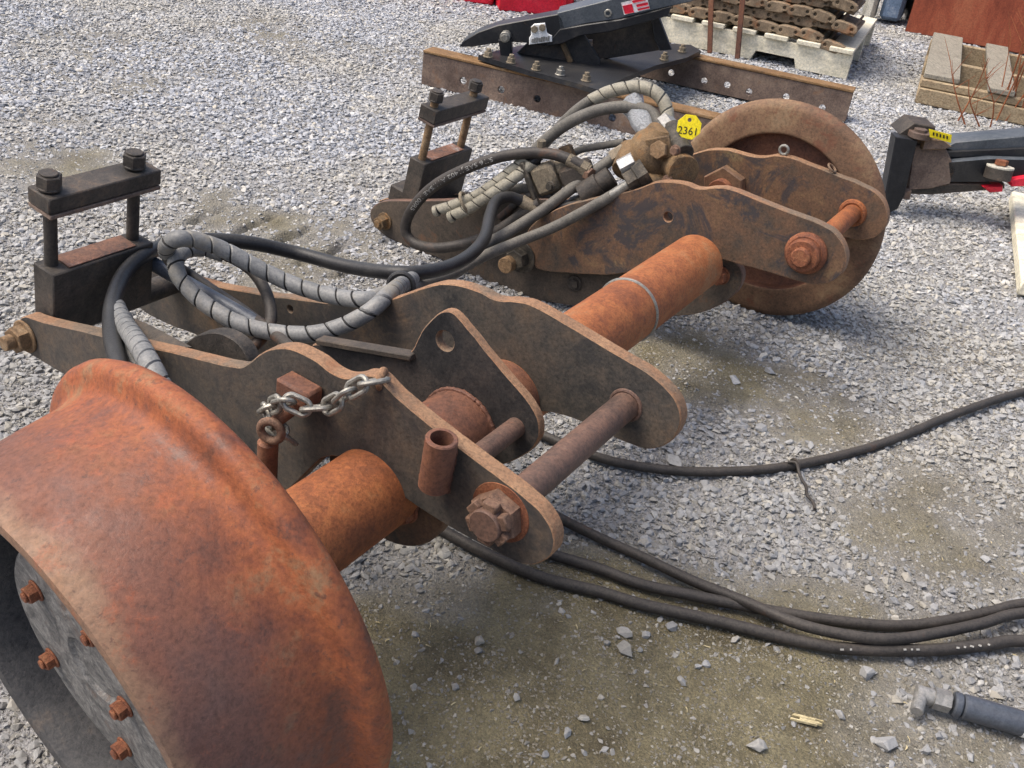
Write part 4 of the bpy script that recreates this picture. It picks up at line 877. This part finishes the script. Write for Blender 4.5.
# pallet with crawler track
PC = G((846, 80)); L1, L2, PH = 1.22, 1.0, .125
pal = thing('wooden_pallet', PC - E1 * L1 / 2 + E2 * L2 / 2, 'pale new wooden pallet loaded with folded crawler track', 'pallet')
for k, off in enumerate((0, .46, .92)):
    c0 = PC - E1 * L1 + E2 * off
    nl = [(0, .002), (.22, .002), (.235, .042), (.39, .042), (.405, .002), (.80, .002), (.815, .042), (.985, .042), (1.0, .002), (L1, .002), (L1, PH - .02), (0, PH - .02)]
    MB().plate(nl, E1, ZZ, -E2, c0 + E2 * .04, .04, [], .002).build('stringer', ('pale_wood', 'pale_wood'), pal)
for k in range(9):
    x = -L1 + .05 + k * (L1 - .1) / 8
    MB().box(PC + E1 * x + E2 * (L2 / 2 - .02) + ZZ * (PH - .009), E1, E2, ZZ, (.10, L2 + .01, .018), .002).build('deck_board', 'pale_wood', pal)
tr = thing('crawler_track', PC - E1 * .65 + E2 * .4 + ZZ * PH, 'heavy rusty crawler track folded in layers on the pale pallet', 'crawler track')
lp = .098
for row in range(10):
    y0 = .0 + .03 * (row % 2) + .012 * row; n = 12
    for k in range(n):
        x = -.09 - k * lp - .05 * (row % 2) + .012 * row * (1 if row < 4 else 0)
        sag = .028 * max(0, (1.6 - k)) ** 2 * (-1 if row % 2 == 0 else .4) if k < 2 else 0
        z = PH + .024 + row * .041 + sag * .4 + random.uniform(-.003, .003)
        bm_ = MB(); tilt = random.uniform(-.06, .06) + (.18 if (k < 2 and row % 2 == 0) else 0); ee = E1 * math.cos(tilt) + ZZ * -math.sin(tilt); uu = ee.cross(E2) * -1
        if uu.z < 0: uu = -uu
        c = PC + E1 * x + E2 * (y0 + .24) + ZZ * z
        out = [(-.055, -.012), (-.047, -.021), (.02, -.021), (.03, -.012), (.046, -.012), (.055, 0), (.047, .015), (.02, .021), (-.03, .021), (-.05, .013)]
        bm_.plate(out, ee, uu, -E2, c - E2 * .20, .045, [circle2((-.035, 0), .007, 8), circle2((.03, .002), .007, 8)], .003, 0, 0)
        bm_.box(c - ZZ * .022, ee, E2, uu, (.09, .44, .012), .003)
        for sx in (-.035, .03): bm_.cyl(c + ee * sx - E2 * .235, c + ee * sx + E2 * .2, .0065, 8)
        bm_.build('track_link', 'track_link', tr)
for i, (t_, b_, lab) in enumerate((((713, -60), (709.5, 53), 'thin rusty steel bar leaning on the pallet beside another bar, farther from its notch'), ((748, -60), (737, 60), 'thin rusty steel bar leaning on the pallet right above its fork notch'))):
    P0 = PC - E2 * .05; pb_ = onV(b_, P0, E1); pt_ = onV(t_, P0, E1); b = MB()
    pb2 = pb_ + (pb_ - pt_).normalized() * (pb_.z / max(.2, (pt_ - pb_).normalized().z))
    e = (pt_ - pb2).normalized(); s_ = e.cross(E2).normalized(); b.box((pt_ + pb2) / 2 + ZZ * .004, s_, E2, e, (.022, .012, (pt_ - pb2).length), .002)
    b.build('steel_bar', 'rust_wheel', None, lab, 'bar', base=True)

# weathered broken pallet at the right
RC = G((914, 103)); R1 = (G((1024, 126)) - RC).normalized(); R1.z = 0; R2 = V((-R1.y, R1.x, 0))
rp = thing('weathered_pallet', RC + R1 * .4 + R2 * .3, 'weathered grey pallet missing deck boards beside dry weeds', 'pallet')
MB().box(RC + R1 * .6 + R2 * .018 + ZZ * .032, R1, R2, ZZ, (1.2, .036, .062), .004).build('stringer', 'tan_wood', rp)
MB().box(RC + R1 * .6 + R2 * .03 + ZZ * .08, R1, R2, ZZ, (1.2, .036, .03), .004).build('stringer', 'tan_wood', rp)
for off in (.52, 1.05):
    MB().box(RC + R1 * .6 + R2 * off + ZZ * .049, R1, R2, ZZ, (1.2, .036, .094), .004).build('stringer', 'tan_wood', rp)
for x, wd_, y0, y1 in ((.072, .138, .03, 1.13), (.30, .10, .0, 1.1), (.55, .12, .0, 1.12), (.9, .12, 0, 1.1)):
    MB().box(RC + R1 * x + R2 * ((y0 + y1) / 2) + ZZ * .1075, R1, R2, ZZ, (wd_, y1 - y0, .02), .003).build('deck_board', 'grey_wood', rp)
MB().box(RC + R1 * .03 + R2 * .58 + ZZ * .012, R1, R2, ZZ, (.06, 1.04, .02), .003).build('deck_board', 'tan_wood', rp)

# rust red steel panel behind it
q0 = G((905, 31)); sp = thing('scrap_steel_sheet', q0 + E1 * 1.2, 'large rust red primed steel panel standing behind the weathered pallet', 'panel')
c = q0 + E1 * 1.2 + ZZ * .75
MB().box(c, E1, E2, ZZ, (2.4, .03, 1.5), .004).build('sheet', 'primer_red', sp)
for x in (-1.16, -.2, .8): MB().box(c + E1 * x + E2 * .05, E1, E2, ZZ, (.06, .07, 1.5), .004).build('rib', 'primer_red', sp)
MB().box(c - ZZ * .72 + E2 * .06, E1, E2, ZZ, (2.4, .09, .05), .004).build('foot_rail', 'primer_red', sp)
# blue and cream machine end beyond the track pallet
q0 = G((893, 22)); mc = thing('machine_end', q0, 'blue and cream machine part with yellow mark standing beside the red panel', 'machine')
def upright(p0, p1, r, mat, name, par):
    MB().cyl(p0, p1, r, 20).build(name, mat, par)
MB().box(q0 + ZZ * .2 - E1 * .02, E1, E2, ZZ, (.12, .25, .36), .02).build('blue_housing', 'blue_paint', mc)
MB().box(q0 + ZZ * .25 - E1 * .14 - E2 * .05, E1, E2, ZZ, (.07, .2, .5), .02).build('cream_panel', 'cream', mc)
MB().box(q0 + ZZ * .22 + E1 * .045 - E2 * .1, E1, E2, ZZ, (.022, .06, .13), .004).build('yellow_mark', 'yellow', mc)
MB().cyl(q0 + E1 * .02 + E2 * .26 + ZZ * .3, q0 + E1 * .28 + E2 * .26 + ZZ * .3, .3, 32, ch=.04).build('tyre', 'rubber_black', mc)
# red steel boxes at the top
for (pl, pr_), dpt, h, lab in ((((499, 11), (572, 18)), .5, .45, 'bright red steel box standing behind the black thumb'), (((463, 2), (493, 6)), .4, .35, 'smaller bright red steel box beside a bigger red box')):
    a, b_ = G(pl), G(pr_); e = (b_ - a).normalized(); n = V((-e.y, e.x, 0)); L = (b_ - a).length
    t = thing('red_box', (a + b_) / 2, lab, 'box')
    MB().box((a + b_) / 2 + n * dpt / 2 + ZZ * h / 2, e, n, ZZ, (L, dpt, h), .008).build('body', 'red_paint', t)
    MB().box((a + b_) / 2 + n * dpt / 2 + ZZ * (h + .01), e, n, ZZ, (L + .04, dpt + .04, .018), .004).build('lid', 'red_paint', t)
    MB().box((a + b_) / 2 + e * (L * .36) - n * .006 + ZZ * h / 2, e, n, ZZ, (.02, .012, h - .04), .002).build('rib', 'red_paint', t)

# black hitch arm at the right
HB = G((893, 213)); hd = (E1 * .93 + E2 * .36).normalized(); hn = V((-hd.y, hd.x, 0))
ht = thing('hitch_arm', HB, 'black steel hitch arm with rusty sleeve and yellow label beside the far wheel', 'attachment')
def hv(p, off=0): return onV(p, HB + hn * off, hd)
def traced_h(name, l, off, t, mats, parent):
    P0 = HB + hn * off; q = [((onV(p, P0, hd) - P0).dot(hd), (onV(p, P0, hd) - P0).z) for p in l]
    return MB().plate(q, hd, ZZ, -hn, P0 + hn * t, t, [], .003).build(name, mats, parent)
traced_h('post_plate', [(882, 205), (886, 190), (896, 137), (907, 138), (918, 141), (912, 165), (905, 195), (898, 209), (888, 214)], -.03, .05, ('black_paint', 'black_paint'), ht)
traced_h('post_cap', [(899, 134), (914, 123), (936, 127), (934, 137), (924, 141), (908, 138)], .0, .09, ('dark_steel', 'dark_steel'), ht)
traced_h('sleeve', [(914, 146), (928, 144), (946, 148), (956, 170), (950, 184), (930, 189), (908, 190)], .0, .1, ('rust_beam', 'rust_beam'), ht)
traced_h('sleeve_top', [(925, 139), (944, 140), (952, 147), (944, 150), (922, 150)], -.02, .06, ('rust_beam', 'valve_cast'), ht)
traced_h('upper_tube', [(945, 148), (955, 142), (1060, 133), (1060, 146), (955, 152)], .03, .08, ('black_paint_lit', 'black_paint_lit'), ht)
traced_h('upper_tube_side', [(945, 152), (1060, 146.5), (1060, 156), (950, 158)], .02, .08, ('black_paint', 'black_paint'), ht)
traced_h('lower_tube', [(948, 162), (990, 158), (1060, 160), (1060, 178), (1000, 182), (950, 182)], .0, .07, ('black_paint', 'black_paint_lit'), ht)
traced_h('lower_edge', [(905, 189), (950, 184), (1005, 184), (1005, 189), (930, 195), (906, 194)], .01, .06, ('dark_steel', 'rust_beam'), ht)
traced_h('foot_bracket', [(902, 192), (912, 191), (910, 200), (900, 199)], -.02, .04, ('rust_beam', 'rust_beam'), ht)
traced_h('red_bracket', [(1010, 180), (1040, 175), (1040, 186), (1012, 187)], -.02, .05, ('red_paint', 'red_paint'), ht)
traced_h('red_foot', [(983, 187), (1003, 186), (1003, 192), (990, 193)], -.01, .05, ('red_paint', 'red_paint'), ht)
q = hv((1000, 168), -.02); up_ = (ZZ + hn * .12).normalized()
b = MB(); b.cyl(q - up_ * .03, q, .036, 28); b.build('pin_collar', 'dark_steel', ht)
b = MB(); b.cyl(q, q + up_ * .006, .036, 28); b.build('washer', 'cream', ht)
b = MB(); b.hexa(q + up_ * .008, up_, .017, .014); b.build('pin_head', 'rust_bolt', ht)
q = hv((920, 133), -.01); b = MB(); b.cyl(q - ZZ * .012, q + ZZ * .004, .03, 24); b.hexa(q + ZZ * .004, ZZ, .018, .008); b.build('pivot_cap', 'rust_beam', ht)
yt = thing('yellow_label', hv((941, 136), -.02), 'small yellow label with black marks hanging on the black hitch arm', 'tag')
def hp(l, off, t, mat, name, par):
    P0 = HB + hn * off; q = [((onV(p, P0, hd) - P0).dot(hd), (onV(p, P0, hd) - P0).z) for p in l]
    MB().plate(q, hd, ZZ, -hn, P0 + hn * t, t, [], .0003).build(name, (mat, mat), par)
hp([(929, 129), (952, 135), (951, 143), (930, 137)], -.055, .002, 'yellow', 'label_face', yt)
for k in range(5): hp([(933 + k * 3.4, 132.2 + k * .9), (934.6 + k * 3.4, 132.6 + k * .9), (934.4 + k * 3.4, 136 + k * .9), (932.8 + k * 3.4, 135.5 + k * .9)], -.0575, .001, 'ink', 'black_mark', yt)
# plank at the edge
a, b_ = G((1010, 196), .02), G((1019, 288), .02); e = (b_ - a).normalized(); n = V((-e.y, e.x, 0)); n = n if n.x > 0 else -n
MB().box((a + b_) / 2 + n * .06 - ZZ * .0, e, n, ZZ, ((b_ - a).length, .12, .035), .004).build('wood_plank', 'pale_wood', None, 'pale wooden plank lying on gravel under the black hitch arm', 'plank', base=True)
# dry weeds
for i, (p, n_, lab) in enumerate((((1010, 118), 13, 'tall dry reddish weed growing in front of the weathered pallet'), ((1032, 90), 14, 'dry reddish weed growing through the broken end of the weathered pallet'), ((975, 122), 4, 'sparse low dry reddish weed before the pallet stringer'))):
    g0 = G(p) - R2 * .05; wd2 = thing('dry_weed', g0, lab, 'weed'); rd = random.Random(i)
    for k in range(n_):
        hh = rd.uniform(.3, .75) * (.35 if i == 2 else 1); a = rd.uniform(0, 6.28); ln = rd.uniform(.02, .16)
        base = g0 + V((rd.uniform(-.07, .07), rd.uniform(-.04, .04), 0)); tip = base + V((math.cos(a) * ln, math.sin(a) * ln, hh)); mid_ = base.lerp(tip, .5) + V((rd.uniform(-.03, .03), rd.uniform(-.03, .03), 0))
        pth = smooth_path([base, mid_, tip], .05); b = MB(); b.tube(pth, [.0035 - .0026 * j / len(pth) for j in range(len(pth))], 5)
        for _ in range(4):
            j = rd.randrange(len(pth) // 3, len(pth)); s_ = pth[j]; b.tube([s_, s_ + V((rd.uniform(-.06, .06), rd.uniform(-.06, .06), rd.uniform(.03, .1)))], [.0016, .0007], 4)
        b.build('stalk', 'weed', wd2)
